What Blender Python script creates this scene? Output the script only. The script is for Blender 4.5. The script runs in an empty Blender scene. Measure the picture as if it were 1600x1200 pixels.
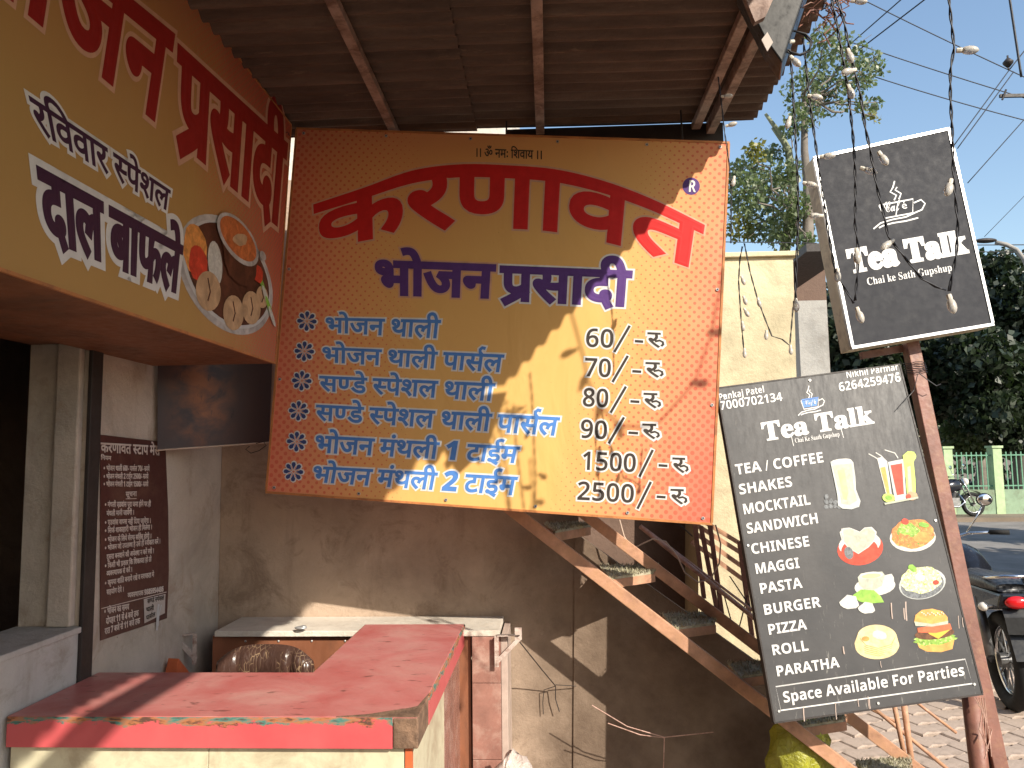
import bpy, bmesh, math, random
import numpy as np
from mathutils import Vector, Matrix
R = math.radians
random.seed(7)
S = bpy.context.scene
COL = S.collection

# ---------------------------------------------------------------- camera
F = 1202.0                      # focal length in photo pixels (photo is 1600 wide)
EYE = Vector((0, 0, 1.6))
VPX, VPY, ROLL = 858.0, 713.0, R(1.0)
yc = Vector((VPX - 800, -(VPY - 600), -F)).normalized()          # street axis seen from the camera
zc = Vector((-math.sin(ROLL), math.cos(ROLL), 0)); zc = (zc - yc * zc.dot(yc)).normalized()
xc = yc.cross(zc)
CW = Matrix((xc, yc, zc))                                          # camera space -> world space
cam_d = bpy.data.cameras.new('camera'); cam = bpy.data.objects.new('camera', cam_d); COL.objects.link(cam)
cam.matrix_world = Matrix.Translation(EYE) @ CW.to_4x4()
cam_d.sensor_width = 36; cam_d.lens = F / 1600 * 36; cam_d.clip_end = 1000; cam_d.clip_start = 0.05
S.camera = cam

# ---------------------------------------------------------------- light
SUN_D = Vector((-0.93, 1.22, -1.0)).normalized()                   # the way sunlight travels
w = bpy.data.worlds.new('World'); S.world = w; w.use_nodes = True
nt = w.node_tree; nt.nodes.clear()
sky = nt.nodes.new('ShaderNodeTexSky'); sky.sky_type = 'NISHITA'; sky.sun_disc = False
sky.sun_elevation = math.asin(-SUN_D.z); sky.sun_rotation = math.atan2(-SUN_D.x, -SUN_D.y)
sky.dust_density = 1.2; sky.air_density = 1.3; sky.ozone_density = 2.0
bg = nt.nodes.new('ShaderNodeBackground'); bg.inputs[1].default_value = 0.15
ow = nt.nodes.new('ShaderNodeOutputWorld')
nt.links.new(sky.outputs[0], bg.inputs[0]); nt.links.new(bg.outputs[0], ow.inputs[0])
sl = bpy.data.lights.new('sun', 'SUN'); sl.energy = 5.0; sl.angle = R(0.5); sl.color = (1, 0.91, 0.77)
so = bpy.data.objects.new('sun', sl); COL.objects.link(so)
so.rotation_mode = 'QUATERNION'; so.rotation_quaternion = SUN_D.to_track_quat('-Z', 'Y')
so.location = (6, -6, 9)
S.view_settings.view_transform = 'Standard'; S.view_settings.look = 'None'
S.view_settings.gamma = 1; S.view_settings.use_curve_mapping = False
S.view_settings.exposure = 0.50
S.render.engine = 'CYCLES'
S.cycles.max_bounces = 10; S.cycles.diffuse_bounces = 6; S.cycles.transparent_max_bounces = 8
S.cycles.use_denoising = True

# ---------------------------------------------------------------- measuring helpers
def ray(px, py):
    return CW @ Vector((px - 800, -(py - 600), -F))
def P(px, py, d):                                                  # the point seen there at distance d along the street axis
    r = ray(px, py); return EYE + r * (d / r.y)
def PZ(px, py, z):
    r = ray(px, py); return EYE + r * ((z - EYE.z) / r.z)
def PX(px, py, x):
    r = ray(px, py); return EYE + r * (x / r.x)

# ---------------------------------------------------------------- object helpers
WORLDPOS = {}
def link(o, parent=None, loc=(0, 0, 0)):
    """meshes carry world coordinates: the child's location cancels its parents' one"""
    COL.objects.link(o)
    loc = Vector(loc)
    if parent is not None:
        o.parent = parent; o.location = loc - WORLDPOS[parent.name]
    else:
        o.location = loc
    WORLDPOS[o.name] = loc
    return o
def tag(o, label=None, cat=None, group=None, kind=None):
    if label: o['label'] = label
    if cat: o['category'] = cat
    if group: o['group'] = group
    if kind: o['kind'] = kind
    return o
def thing(name, label, cat, loc=(0, 0, 0), group=None):
    o = bpy.data.objects.new(name, None); link(o, None, loc); o.empty_display_size = 0.1
    return tag(o, label, cat, group)
def mesh_data(name, V, Fc, mats, mi=None, uv=None, smooth=False):
    m = bpy.data.meshes.new(name)
    m.from_pydata([tuple(v) for v in V], [], Fc)
    if not isinstance(mats, (list, tuple)): mats = [mats]
    for x in mats: m.materials.append(x)
    if mi: m.polygons.foreach_set('material_index', mi)
    if uv:
        l = m.uv_layers.new(name='UVMap')
        for lp in m.loops: l.data[lp.index].uv = uv[lp.vertex_index]
    if smooth: m.polygons.foreach_set('use_smooth', [True] * len(m.polygons))
    m.update()
    return m
def ob(name, V, Fc, mats, parent=None, mi=None, uv=None, smooth=False, loc=(0, 0, 0)):
    return link(bpy.data.objects.new(name, mesh_data(name, V, Fc, mats, mi, uv, smooth)), parent, loc)

class MB:
    """collects pieces of ONE part"""
    def __init__(s): s.V = []; s.F = []; s.mi = []
    def add(s, V, Fc, mi=0):
        n = len(s.V); s.V += [Vector(v) for v in V]; s.F += [tuple(i + n for i in f) for f in Fc]; s.mi += [mi] * len(Fc)
        return s
    def box(s, lo, hi, mi=0):
        x0, y0, z0 = lo; x1, y1, z1 = hi
        V = [(x0,y0,z0),(x1,y0,z0),(x1,y1,z0),(x0,y1,z0),(x0,y0,z1),(x1,y0,z1),(x1,y1,z1),(x0,y1,z1)]
        return s.add(V, [(0,3,2,1),(4,5,6,7),(0,1,5,4),(1,2,6,5),(2,3,7,6),(3,0,4,7)], mi)
    def prism(s, bottom, top, mi=0):
        n = len(bottom); V = list(bottom) + list(top)
        Fc = [tuple(range(n - 1, -1, -1)), tuple(range(n, 2 * n))] + [(i, (i + 1) % n, n + (i + 1) % n, n + i) for i in range(n)]
        return s.add(V, Fc, mi)
    def beam(s, a, b, w, h, up=(0, 0, 1), mi=0):
        a = Vector(a); b = Vector(b); d = (b - a).normalized(); up = Vector(up)
        r = d.cross(up).normalized(); u = r.cross(d).normalized()
        q = lambda p: [p + r * sx * w / 2 + u * sy * h / 2 for sx, sy in ((-1,-1),(1,-1),(1,1),(-1,1))]
        A, B = q(a), q(b)
        return s.add(A + B, [(3,2,1,0),(4,5,6,7),(0,1,5,4),(1,2,6,5),(2,3,7,6),(3,0,4,7)], mi)
    def tube(s, pts, r, n=8, mi=0, r1=None, caps=True):
        pts = [Vector(p) for p in pts]; k = len(pts); rings = []
        ref = None
        for i, p in enumerate(pts):
            d = (pts[min(i + 1, k - 1)] - pts[max(i - 1, 0)])
            if d.length < 1e-9: d = Vector((0, 0, 1))
            d.normalize()
            if ref is None:
                ref = d.orthogonal().normalized()
            ref = (ref - d * ref.dot(d))
            if ref.length < 1e-5: ref = d.orthogonal()
            ref.normalize(); b = d.cross(ref)
            if isinstance(r, (list, tuple)): rr = r[i]
            else: rr = r if r1 is None else r + (r1 - r) * i / max(k - 1, 1)
            rings.append([p + (ref * math.cos(t) + b * math.sin(t)) * rr for t in [2 * math.pi * j / n for j in range(n)]])
        V = [v for g in rings for v in g]; Fc = []
        for i in range(k - 1):
            for j in range(n):
                a0 = i * n + j; a1 = i * n + (j + 1) % n
                Fc.append((a0, a1, a1 + n, a0 + n))
        if caps: Fc += [tuple(range(n - 1, -1, -1)), tuple(range((k - 1) * n, k * n))]
        return s.add(V, Fc, mi)
    def ball(s, c, r, sc=(1, 1, 1), nu=12, nv=8, mi=0):
        c = Vector(c); V = []; Fc = []
        for i in range(nv + 1):
            th = math.pi * i / nv
            for j in range(nu):
                ph = 2 * math.pi * j / nu
                V.append(c + Vector((math.sin(th) * math.cos(ph) * sc[0], math.sin(th) * math.sin(ph) * sc[1], math.cos(th) * sc[2])) * r)
        for i in range(nv):
            for j in range(nu):
                Fc.append((i * nu + j, (i + 1) * nu + j, (i + 1) * nu + (j + 1) % nu, i * nu + (j + 1) % nu))
        return s.add(V, Fc, mi)
    def build(s, name, mats, parent=None, smooth=False, bevel=0, loc=(0, 0, 0)):
        o = ob(name, s.V, s.F, mats, parent, s.mi, None, smooth, loc)
        if bevel:
            m = o.modifiers.new('bevel', 'BEVEL'); m.width = bevel; m.segments = 2; m.limit_method = 'ANGLE'; m.harden_normals = False
        return o

# ---------------------------------------------------------------- materials
class NG:
    def __init__(s, name):
        s.m = bpy.data.materials.new(name); s.m.use_nodes = True; s.t = s.m.node_tree; s.t.nodes.clear()
        s.out = s.n('ShaderNodeOutputMaterial'); s.b = s.n('ShaderNodeBsdfPrincipled'); s.l(s.b.outputs[0], s.out.inputs[0])
    def n(s, k, **kw):
        x = s.t.nodes.new(k)
        for a, b in kw.items(): setattr(x, a, b)
        return x
    def l(s, a, b): s.t.links.new(a, b)
    def setin(s, inp, v):
        if hasattr(v, 'node'): s.l(v, inp)
        elif v is not None:
            try: inp.default_value = v
            except Exception: inp.default_value = tuple(v) + (1,) if len(v) == 3 else v
    def math(s, op, a, b=None, c=None):
        x = s.n('ShaderNodeMath', operation=op)
        s.setin(x.inputs[0], a)
        if b is not None: s.setin(x.inputs[1], b)
        if c is not None: s.setin(x.inputs[2], c)
        return x.outputs[0]
    def obj(s): return s.n('ShaderNodeTexCoord').outputs['Object']
    def uv(s): return s.n('ShaderNodeTexCoord').outputs['UV']
    def noise(s, v, scale, detail=5, rough=0.6, dist=0):
        x = s.n('ShaderNodeTexNoise'); s.l(v, x.inputs['Vector'])
        x.inputs['Scale'].default_value = scale; x.inputs['Detail'].default_value = detail
        x.inputs['Roughness'].default_value = rough; x.inputs['Distortion'].default_value = dist
        return x.outputs[0]
    def ramp(s, v, stops):
        x = s.n('ShaderNodeValToRGB'); s.l(v, x.inputs[0]); e = x.color_ramp.elements
        while len(e) < len(stops): e.new(0.5)
        for q, (p, c) in zip(e, stops):
            q.position = p; q.color = (c, c, c, 1) if isinstance(c, (int, float)) else (*c, 1)
        return x.outputs[0]
    def mapr(s, v, a, b, c=0, d=1):
        x = s.n('ShaderNodeMapRange'); x.clamp = True; s.setin(x.inputs[0], v)
        for i, q in zip((1, 2, 3, 4), (a, b, c, d)): x.inputs[i].default_value = q
        return x.outputs[0]
    def mix(s, f, a, b, mode='MIX'):
        x = s.n('ShaderNodeMix', data_type='RGBA', blend_type=mode)
        s.setin(x.inputs[0], f)
        for i, q in ((6, a), (7, b)):
            if hasattr(q, 'node'): s.l(q, x.inputs[i])
            else: x.inputs[i].default_value = (*q, 1)
        return x.outputs[2]
    def scalev(s, v, sc, loc=(0, 0, 0), rot=(0, 0, 0)):
        x = s.n('ShaderNodeMapping'); s.l(v, x.inputs[0]); x.inputs['Scale'].default_value = sc
        x.inputs['Location'].default_value = loc; x.inputs['Rotation'].default_value = rot
        return x.outputs[0]
    def sep(s, v):
        x = s.n('ShaderNodeSeparateXYZ'); s.l(v, x.inputs[0]); return x.outputs
    def bump(s, h, strength=0.3, dist=0.01):
        x = s.n('ShaderNodeBump'); s.l(h, x.inputs['Height']); x.inputs['Strength'].default_value = strength; x.inputs['Distance'].default_value = dist
        s.l(x.outputs[0], s.b.inputs['Normal'])
    def base(s, c): s.setin(s.b.inputs['Base Color'], c if hasattr(c, 'node') else (*c, 1))
    def rough(s, r): s.setin(s.b.inputs['Roughness'], r)
    def spec(s, v): s.b.inputs['Specular IOR Level'].default_value = v
    def metal(s, v): s.b.inputs['Metallic'].default_value = v

def M(name, col, rough=0.6, var=0.25, scale=6, bump=0.15, bscale=40, dirt=None, damt=0.5, dscale=2.5, metal=0, spec=0.4, stretch=(1, 1, 1)):
    g = NG(name); o = g.scalev(g.obj(), stretch)
    n1 = g.noise(o, scale, 6); lo = tuple(c * (1 - var) for c in col); hi = tuple(min(1, c * (1 + var * 0.7)) for c in col)
    c = g.ramp(n1, [(0.3, lo), (0.7, hi)])
    if dirt:
        n2 = g.noise(o, dscale, 8, 0.72, 0.4)
        c = g.mix(g.mapr(n2, 0.62 - damt * 0.25, 0.78 - damt * 0.2, 0, 0.85), c, dirt)
    g.base(c); n3 = g.noise(o, bscale, 5)
    g.rough(g.mapr(n3, 0.3, 0.7, max(0.05, rough - 0.1), min(1, rough + 0.1)))
    if bump: g.bump(n3, bump, 0.01)
    g.metal(metal); g.spec(spec)
    return g.m

def ink(name, c, rough=0.45):
    g = NG(name); n = g.noise(g.obj(), 25, 4)
    g.base(g.ramp(n, [(0.3, tuple(x * 0.88 for x in c)), (0.7, tuple(min(1, x * 1.05) for x in c))])); g.rough(rough); g.spec(0.3)
    return g.m
INK = {
    'white': ink('ink_white', (0.70, 0.69, 0.68)), 'red': ink('ink_red', (0.56, 0.022, 0.022)),
    'purple': ink('ink_purple', (0.10, 0.045, 0.20)), 'blue': ink('ink_blue', (0.085, 0.23, 0.60)),
    'red2': ink('ink_deep_red', (0.30, 0.018, 0.016)), 'navy': ink('ink_navy', (0.05, 0.07, 0.20)), 'black': ink('ink_black', (0.05, 0.04, 0.035)),
    'maroon': ink('ink_dark', (0.055, 0.02, 0.05)), 'grey': ink('ink_grey', (0.55, 0.55, 0.55)),
    'pale': ink('ink_pale', (0.60, 0.52, 0.47)), 'rim': ink('ink_rim', (0.62, 0.36, 0.25)),
}

# ---------------------------------------------------------------- lettering as geometry
GL = {}
def raw(s):
    c = bpy.data.curves.new('glyph', 'FONT'); c.body = s; c.size = 1; c.resolution_u = 3
    o = bpy.data.objects.new('glyph', c); COL.objects.link(o)
    dg = bpy.context.evaluated_depsgraph_get(); e = o.evaluated_get(dg); m = e.to_mesh()
    V = [(v.co.x, v.co.y) for v in m.vertices]; Fc = [tuple(p.vertices) for p in m.polygons]
    e.to_mesh_clear(); bpy.data.objects.remove(o); bpy.data.curves.remove(c)
    return V, Fc
BASEW = {}
def advance(ch, latin):
    a = 'H' if latin else 'क'
    if a not in BASEW: BASEW[a] = max(v[0] for v in raw(a + a)[0])
    V = raw(a + ch + a)[0]
    return max(v[0] for v in V) - BASEW[a]
def loops(V, Fc):
    cnt = {}
    for f in Fc:
        for i in range(len(f)):
            e = frozenset((f[i], f[(i + 1) % len(f)])); cnt[e] = cnt.get(e, 0) + 1
    nb = {}
    for e, k in cnt.items():
        if k == 1:
            a, b = tuple(e); nb.setdefault(a, []).append(b); nb.setdefault(b, []).append(a)
    out = []
    while nb:
        st = next(iter(nb)); cur = st; lp = []
        while cur in nb:
            lp.append(cur); n = nb[cur].pop()
            if not nb[cur]: del nb[cur]
            if n in nb:
                if cur in nb[n]: nb[n].remove(cur)
                if not nb[n]: del nb[n]
            cur = n
            if cur == st: break
        if len(lp) > 2: out.append([V[i] for i in lp])
    return out
SUB = [0.0]
def glyph(ch, half=False, latin=False):
    k = (ch, half, SUB[0])
    if k in GL: return GL[k]
    V, Fc = raw(ch); adv = advance(ch, latin)
    bm = bmesh.new(); vs = [bm.verts.new((x, y, 0)) for x, y in V]
    for f in Fc:
        try: bm.faces.new([vs[i] for i in f])
        except ValueError: pass
    bmesh.ops.remove_doubles(bm, verts=bm.verts[:], dist=1e-5)
    if half:
        cut = adv - (0.19 if ch not in 'कफ' else 0.25)
        bmesh.ops.bisect_plane(bm, geom=bm.verts[:] + bm.edges[:] + bm.faces[:], plane_co=(cut, 0, 0), plane_no=(1, 0, 0), clear_outer=True)
        adv = cut
    for _ in range(3 if SUB[0] else 0):
        es = [e for e in bm.edges if e.calc_length() > SUB[0]]
        if not es: break
        bmesh.ops.subdivide_edges(bm, edges=es, cuts=1); bmesh.ops.triangulate(bm, faces=bm.faces[:])
    bm.verts.index_update(); bm.faces.ensure_lookup_table()
    V = [(v.co.x, v.co.y) for v in bm.verts]; Fc = []
    for f in bm.faces:
        ids = [v.index for v in f.verts]
        ar = sum(V[ids[i]][0] * V[ids[(i + 1) % len(ids)]][1] - V[ids[(i + 1) % len(ids)]][0] * V[ids[i]][1] for i in range(len(ids)))
        Fc.append(ids if ar > 0 else ids[::-1])
    bm.free()
    GL[k] = (V, Fc, loops(V, Fc), adv)
    return GL[k]
def strokeg(pts, w):
    V = []; n = len(pts)
    for i, p in enumerate(pts):
        a = pts[max(i - 1, 0)]; b = pts[min(i + 1, n - 1)]
        dx, dy = b[0] - a[0], b[1] - a[1]; L = math.hypot(dx, dy) or 1
        V += [(p[0] - dy / L * w / 2, p[1] + dx / L * w / 2), (p[0] + dy / L * w / 2, p[1] - dx / L * w / 2)]
    Fc = [(2 * i, 2 * i + 1, 2 * i + 3, 2 * i + 2) for i in range(n - 1)]
    return V, Fc, loops(V, Fc), 0
STEM = set('खगघचजञणतथधनपबभमयलवशषसक फ'.replace(' ', ''))
MARKS = 'ािीुूृेैोौंँ'
def clusters(s):
    """Devanagari in drawing order: (glyph data, x offset) list and the total advance"""
    out = []; x = 0.0; i = 0; s = list(s); n = len(s)
    while i < n:
        c = s[i]
        if '\u0904' <= c <= '\u0939' :
            reph = False
            if c == 'र' and i + 2 < n and s[i + 1] == '्' and '\u0915' <= s[i + 2] <= '\u0939':
                reph = True; i += 2; c = s[i]
            cons = [c]; i += 1; rak = False
            while i + 1 < n and s[i] == '्' and '\u0915' <= s[i + 1] <= '\u0939':
                if s[i + 1] == 'र': rak = True
                else: cons.append(s[i + 1])
                i += 2
            marks = []
            while i < n and s[i] in MARKS: marks.append(s[i]); i += 1
            if 'ि' in marks:
                g = glyph('ि'); out.append((g, x)); x += g[3]
            for q in cons[:-1]:
                if q in STEM:
                    g = glyph(q, True); out.append((g, x)); x += g[3]
                else:
                    g = glyph(q); out.append((g, x)); x += g[3]; out.append((glyph('्'), x))
            g = glyph(cons[-1]); out.append((g, x))
            if rak: out.append((strokeg([(x + 0.06, -0.055), (x + 0.25, 0.06), (x + g[3] - 0.12, 0.20)], 0.085), 0))
            x += g[3]
            if c == 'र' and 'ु' in marks:
                marks.remove('ु'); out.append((strokeg([(x - 0.16, 0.25), (x - 0.02, 0.30), (x + 0.08, 0.24), (x + 0.09, 0.14), (x + 0.03, 0.07)], 0.06), 0)); x += 0.12
            for q in marks:
                if q != 'ि':
                    g = glyph(q); out.append((g, x)); x += g[3]
            if reph:
                cx = x - 0.10
                out.append((strokeg([(cx, 0.60), (cx - 0.09, 0.70), (cx - 0.10, 0.80), (cx - 0.03, 0.87), (cx + 0.07, 0.85)], 0.07), 0))
        elif c == ' ': x += 0.26; i += 1
        elif c in '0123456789': g = glyph(chr(0x1D7EC + ord(c) - 48), False, True); out.append((g, x)); x += g[3]; i += 1
        elif c == '*': out.append((flower_glyph(), x + 0.05)); x += 0.5; i += 1
        else:
            latin = not ('\u0900' <= c <= '\u097f'); g = glyph(c, False, latin); out.append((g, x)); x += g[3]; i += 1
    return out, x
def flower_glyph():
    V = []; Fc = []
    for k in range(6):
        a = k * math.pi / 3; n = len(V)
        V += [(0.17 + math.cos(a + t) * r, 0.32 + math.sin(a + t) * r) for t, r in ((0, 0.02), (-0.35, 0.12), (0, 0.17), (0.35, 0.12))]
        Fc.append((n, n + 1, n + 2, n + 3))
    return V, Fc, loops(V, Fc), 0.4
def latin_run(s, tracking=0.0):
    out = []; x = 0
    for c in s:
        if c == ' ': x += 0.27; continue
        g = glyph(c, False, True); out.append((g, x)); x += g[3] + tracking
    return out, x - tracking
def sansb(s):
    r = ''
    for c in s:
        if 'A' <= c <= 'Z': r += chr(0x1D5D4 + ord(c) - 65)
        elif 'a' <= c <= 'z': r += chr(0x1D5EE + ord(c) - 97)
        elif '0' <= c <= '9': r += chr(0x1D7EC + ord(c) - 48)
        else: r += c
    return r
def serifb(s):
    r = ''
    for c in s:
        if 'A' <= c <= 'Z': r += chr(0x1D400 + ord(c) - 65)
        elif 'a' <= c <= 'z': r += chr(0x1D41A + ord(c) - 97)
        else: r += c
    return r

class Board:
    """a flat board seen at four photo pixels; its plane goes through three of them at given distances"""
    def __init__(s, tl, tr, bl, br, dtl, dtr, dbl):
        a, b, c = P(*tl, dtl), P(*tr, dtr), P(*bl, dbl)
        s.o = a; s.n = (b - a).cross(c - a).normalized()
        if s.n.dot(EYE - a) < 0: s.n = -s.n
        s.tl, s.tr, s.bl = a, b, c; s.br = s.at(*br)
    def at(s, px, py, h=0.0):
        r = ray(px, py); t = (s.o - EYE).dot(s.n) / r.dot(s.n); return EYE + r * t + s.n * h
    def quad(s, BLp, BRp, TRp, TLp):
        A, B, C, D = s.at(*BLp), s.at(*BRp), s.at(*TRp), s.at(*TLp)
        def f(u, v, h): return (A * (1 - u) + B * u) * (1 - v) + (D * (1 - u) + C * u) * v + s.n * h
        return f
    def px(s):
        return lambda x, y, h: s.at(x, y, h)

def emit(gl, total, bodyh, f, mat, outline=None, bold=0.0, ow=0.05, h0=0.0008, step=0.0009, parent=None, name='lettering', warp=None, omat=None, asp=1.0):
    """gl: glyphs with offsets; f(u, v, height) -> point; bold and outline are ribbons round every contour.
    asp: how much wider than tall one letter unit comes out (keeps ribbons even)"""
    mb = MB(); mats = []
    def ribbon(w, h, ridge, mi):
        for gi, (g, x) in enumerate(gl):
            for lp in g[2]:
                n = len(lp); A = []
                for i in range(n):
                    p, a, b = lp[i], lp[i - 1], lp[(i + 1) % n]
                    e1 = ((p[0] - a[0]) * asp, p[1] - a[1]); e2 = ((b[0] - p[0]) * asp, b[1] - p[1])
                    l1 = math.hypot(*e1) or 1e-6; l2 = math.hypot(*e2) or 1e-6
                    nx = e1[1] / l1 + e2[1] / l2; ny = -e1[0] / l1 - e2[0] / l2; L = math.hypot(nx, ny)
                    if L < 1e-4: nx, ny, L = e1[1] / l1, -e1[0] / l1, 1
                    k = min(2 / L, 1.6) * w / L / 1.0
                    nx *= k; ny *= k
                    for q, hh in ((1, 0), (0, ridge), (-1, 0)):
                        A.append(f((p[0] + x + q * nx / asp) / total, (p[1] + q * ny) / bodyh, h + hh))
                Fc = []
                for i in range(n):
                    j = (i + 1) % n
                    Fc += [(3 * i, 3 * i + 1, 3 * j + 1, 3 * j), (3 * i + 1, 3 * i + 2, 3 * j + 2, 3 * j + 1)]
                mb.add(A, Fc, mi)
    mats.append(mat)
    for gi, (g, x) in enumerate(gl):
        V = [f((p[0] + x) / total, p[1] / bodyh, h0 + step + (0.00012 * (gi % 2))) for p in g[0]]
        mb.add(V, g[1], 0)
    if bold > 0: ribbon(bold, h0 + step - 0.0001, 0.0004, 0)
    if outline:
        mats.append(outline); ribbon(bold + ow, h0, 0.00045, 1)
        if len(gl) and omat is None:
            pass
    return mb.build(name, mats, parent)
def dtext(board, s, bl, br, tr, tl, mat, parent, **kw):
    gl, tot = clusters(s)
    A, B, D = board.at(*bl), board.at(*br), board.at(*tl)
    asp = ((B - A).length / tot) / ((D - A).length / 0.622)
    return emit(gl, tot, 0.622, board.quad(bl, br, tr, tl), mat, parent=parent, asp=asp, **kw)
def ltext(board, s, bl, br, up, H, mat, parent, cap=0.70, **kw):
    gl, tot = latin_run(s)
    tl = (bl[0] + up[0] * H, bl[1] + up[1] * H); tr = (br[0] + up[0] * H, br[1] + up[1] * H)
    A, B, D = board.at(*bl), board.at(*br), board.at(*tl)
    asp = ((B - A).length / tot) / ((D - A).length / cap)
    return emit(gl, tot, cap, board.quad(bl, br, tr, tl), mat, parent=parent, asp=asp, **kw)

def ppoly(board, pts, h, mat, parent, name):
    """a flat printed patch with an outline given in photo pixels"""
    V = [board.at(x, y, h) for x, y in pts]
    return ob(name, V, [tuple(range(len(V)))], mat, parent)
def ell(cx, cy, rx, ry, n=28, rot=0.0, wob=0.0, seed=1):
    rr = random.Random(seed); c, s = math.cos(rot), math.sin(rot); out = []
    for i in range(n):
        t = 2 * math.pi * i / n; k = 1 + wob * (rr.random() - 0.5) * 2
        x, y = rx * math.cos(t) * k, ry * math.sin(t) * k
        out.append((cx + x * c - y * s, cy + x * s + y * c))
    return out
class Print:
    """several coloured patches of one printed picture, joined into one part"""
    def __init__(s, board, h=0.0008): s.b = board; s.h = h; s.mb = MB(); s.mats = []
    def idx(s, m):
        if m not in s.mats: s.mats.append(m)
        return s.mats.index(m)
    def poly(s, pts, m):
        s.mb.add([s.b.at(x, y, s.h) for x, y in pts], [tuple(range(len(pts)))], s.idx(m)); s.h += 0.00025
    def line(s, pts, wd, m):
        V, Fc, _, _ = strokeg(pts, wd)
        s.mb.add([s.b.at(x, y, s.h) for x, y in V], Fc, s.idx(m)); s.h += 0.00025
    def ring(s, pts, wd, m): s.line(pts + [pts[0], pts[1]], wd, m)
    def build(s, name, parent): return s.mb.build(name, s.mats, parent)

# ================================================================ materials of the place
def banner(name, aspect, mode):
    g = NG(name); uv = g.uv(); x, y, _ = g.sep(uv)
    n = g.noise(g.scalev(uv, (aspect, 1, 1)), 1.6, 3)
    wob = g.math('MULTIPLY', g.math('SUBTRACT', n, 0.5), 0.25)
    xx = g.math('ADD', x, wob)
    if mode == 'main':
        right = g.mapr(g.math('ADD', xx, g.math('MULTIPLY', g.math('SUBTRACT', 0.5, y), 0.16)), 0.70, 1.06)
        left = g.mapr(xx, 0.34, -0.06)
        top = g.mapr(g.math('ADD', g.math('SUBTRACT', y, g.math('MULTIPLY', x, 0.25)), wob), 0.55, 1.0, 0, 0.6)
        e = g.math('MAXIMUM', g.math('MAXIMUM', right, left), top)
        cells = 84
    else:
        right = g.mapr(g.math('ADD', xx, g.math('MULTIPLY', y, 0.22)), 0.66, 1.12)
        top = g.mapr(g.math('ADD', y, wob), 0.35, 1.0, 0, 0.55)
        e = g.math('MAXIMUM', right, top); cells = 84
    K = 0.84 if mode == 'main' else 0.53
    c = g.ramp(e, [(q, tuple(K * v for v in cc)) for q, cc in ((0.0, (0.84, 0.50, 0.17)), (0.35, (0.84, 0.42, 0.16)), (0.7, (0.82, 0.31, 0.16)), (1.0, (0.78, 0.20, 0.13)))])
    dv = g.scalev(uv, (cells * aspect * 0.72, cells * 0.72, 1), rot=(0, 0, R(45)))
    fr = g.n('ShaderNodeVectorMath', operation='FRACTION'); g.l(dv, fr.inputs[0])
    sb = g.n('ShaderNodeVectorMath', operation='SUBTRACT'); g.l(fr.outputs[0], sb.inputs[0]); sb.inputs[1].default_value = (0.5, 0.5, 0)
    fx, fy, _ = g.sep(sb.outputs[0])
    d = g.math('SQRT', g.math('ADD', g.math('MULTIPLY', fx, fx), g.math('MULTIPLY', fy, fy)))
    side = g.math('MAXIMUM', right, left) if mode == 'main' else right
    rad = g.math('MULTIPLY', g.math('POWER', side, 0.75), 0.36)
    dot = g.mapr(g.math('SUBTRACT', rad, d), -0.03, 0.04)
    dot = g.math('MULTIPLY', dot, g.mapr(side, 0.02, 0.12))
    c = g.mix(g.math('MULTIPLY', dot, 0.75), c, (0.60, 0.10, 0.06))
    ob_ = g.obj(); st = g.noise(g.scalev(ob_, (1, 1, 0.35)), 7, 8, 0.7)
    c = g.mix(g.mapr(st, 0.58, 0.85, 0, 0.22), c, (0.45, 0.30, 0.16))
    sp = g.noise(ob_, 120, 3); c = g.mix(g.mapr(sp, 0.70, 0.78, 0, 0.5), c, (0.30, 0.16, 0.08))
    g.base(c); g.rough(g.mapr(st, 0.3, 0.7, 0.35, 0.55)); g.spec(0.35)
    g.bump(g.noise(g.scalev(ob_, (2.0, 2.0, 1.0)), 2.2, 3, 0.5, 1.5), 0.25, 0.02)
    return g.m
M_main = banner('flex_print_main', 1.18, 'main')
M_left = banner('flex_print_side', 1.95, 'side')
def blackboard():
    g = NG('menu_board_print'); o = g.obj()
    c = g.ramp(g.noise(o, 5, 6), [(0.3, (0.042, 0.042, 0.045)), (0.75, (0.070, 0.068, 0.070))])
    uv = g.uv(); x, y, _ = g.sep(uv)
    s = g.noise(g.scalev(o, (60, 60, 9)), 1.0, 6, 0.75)
    low = g.mapr(y, 0.55, 0.0, 0, 1); edge = g.mapr(x, 0.12, 0.0, 0, 0.8)
    amt = g.math('MAXIMUM', low, edge)
    f = g.math('MULTIPLY', g.mapr(s, 0.60, 0.74, 0, 0.8), amt)
    c = g.mix(f, c, (0.32, 0.31, 0.28))
    d = g.noise(o, 3.5, 5); c = g.mix(g.mapr(d, 0.5, 0.85, 0, 0.3), c, (0.12, 0.11, 0.105))
    g.base(c); g.rough(g.mapr(s, 0.3, 0.7, 0.38, 0.6)); g.spec(0.4); g.bump(g.noise(o, 9, 4), 0.12, 0.01)
    return g.m
M_menu = blackboard()
M_light = M('lightbox_face', (0.036, 0.037, 0.043), 0.6, 0.10, 3, 0.02, 30, (0.055, 0.055, 0.058), 0.2, 5, spec=0.12)
M_alu = M('aluminium_edge', (0.55, 0.55, 0.55), 0.38, 0.12, 8, 0.05, metal=0.6)
M_boxside = M('lightbox_side', (0.74, 0.68, 0.50), 0.6, 0.2, 6, 0.1, 30, (0.25, 0.20, 0.15), 0.5, 6)
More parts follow.
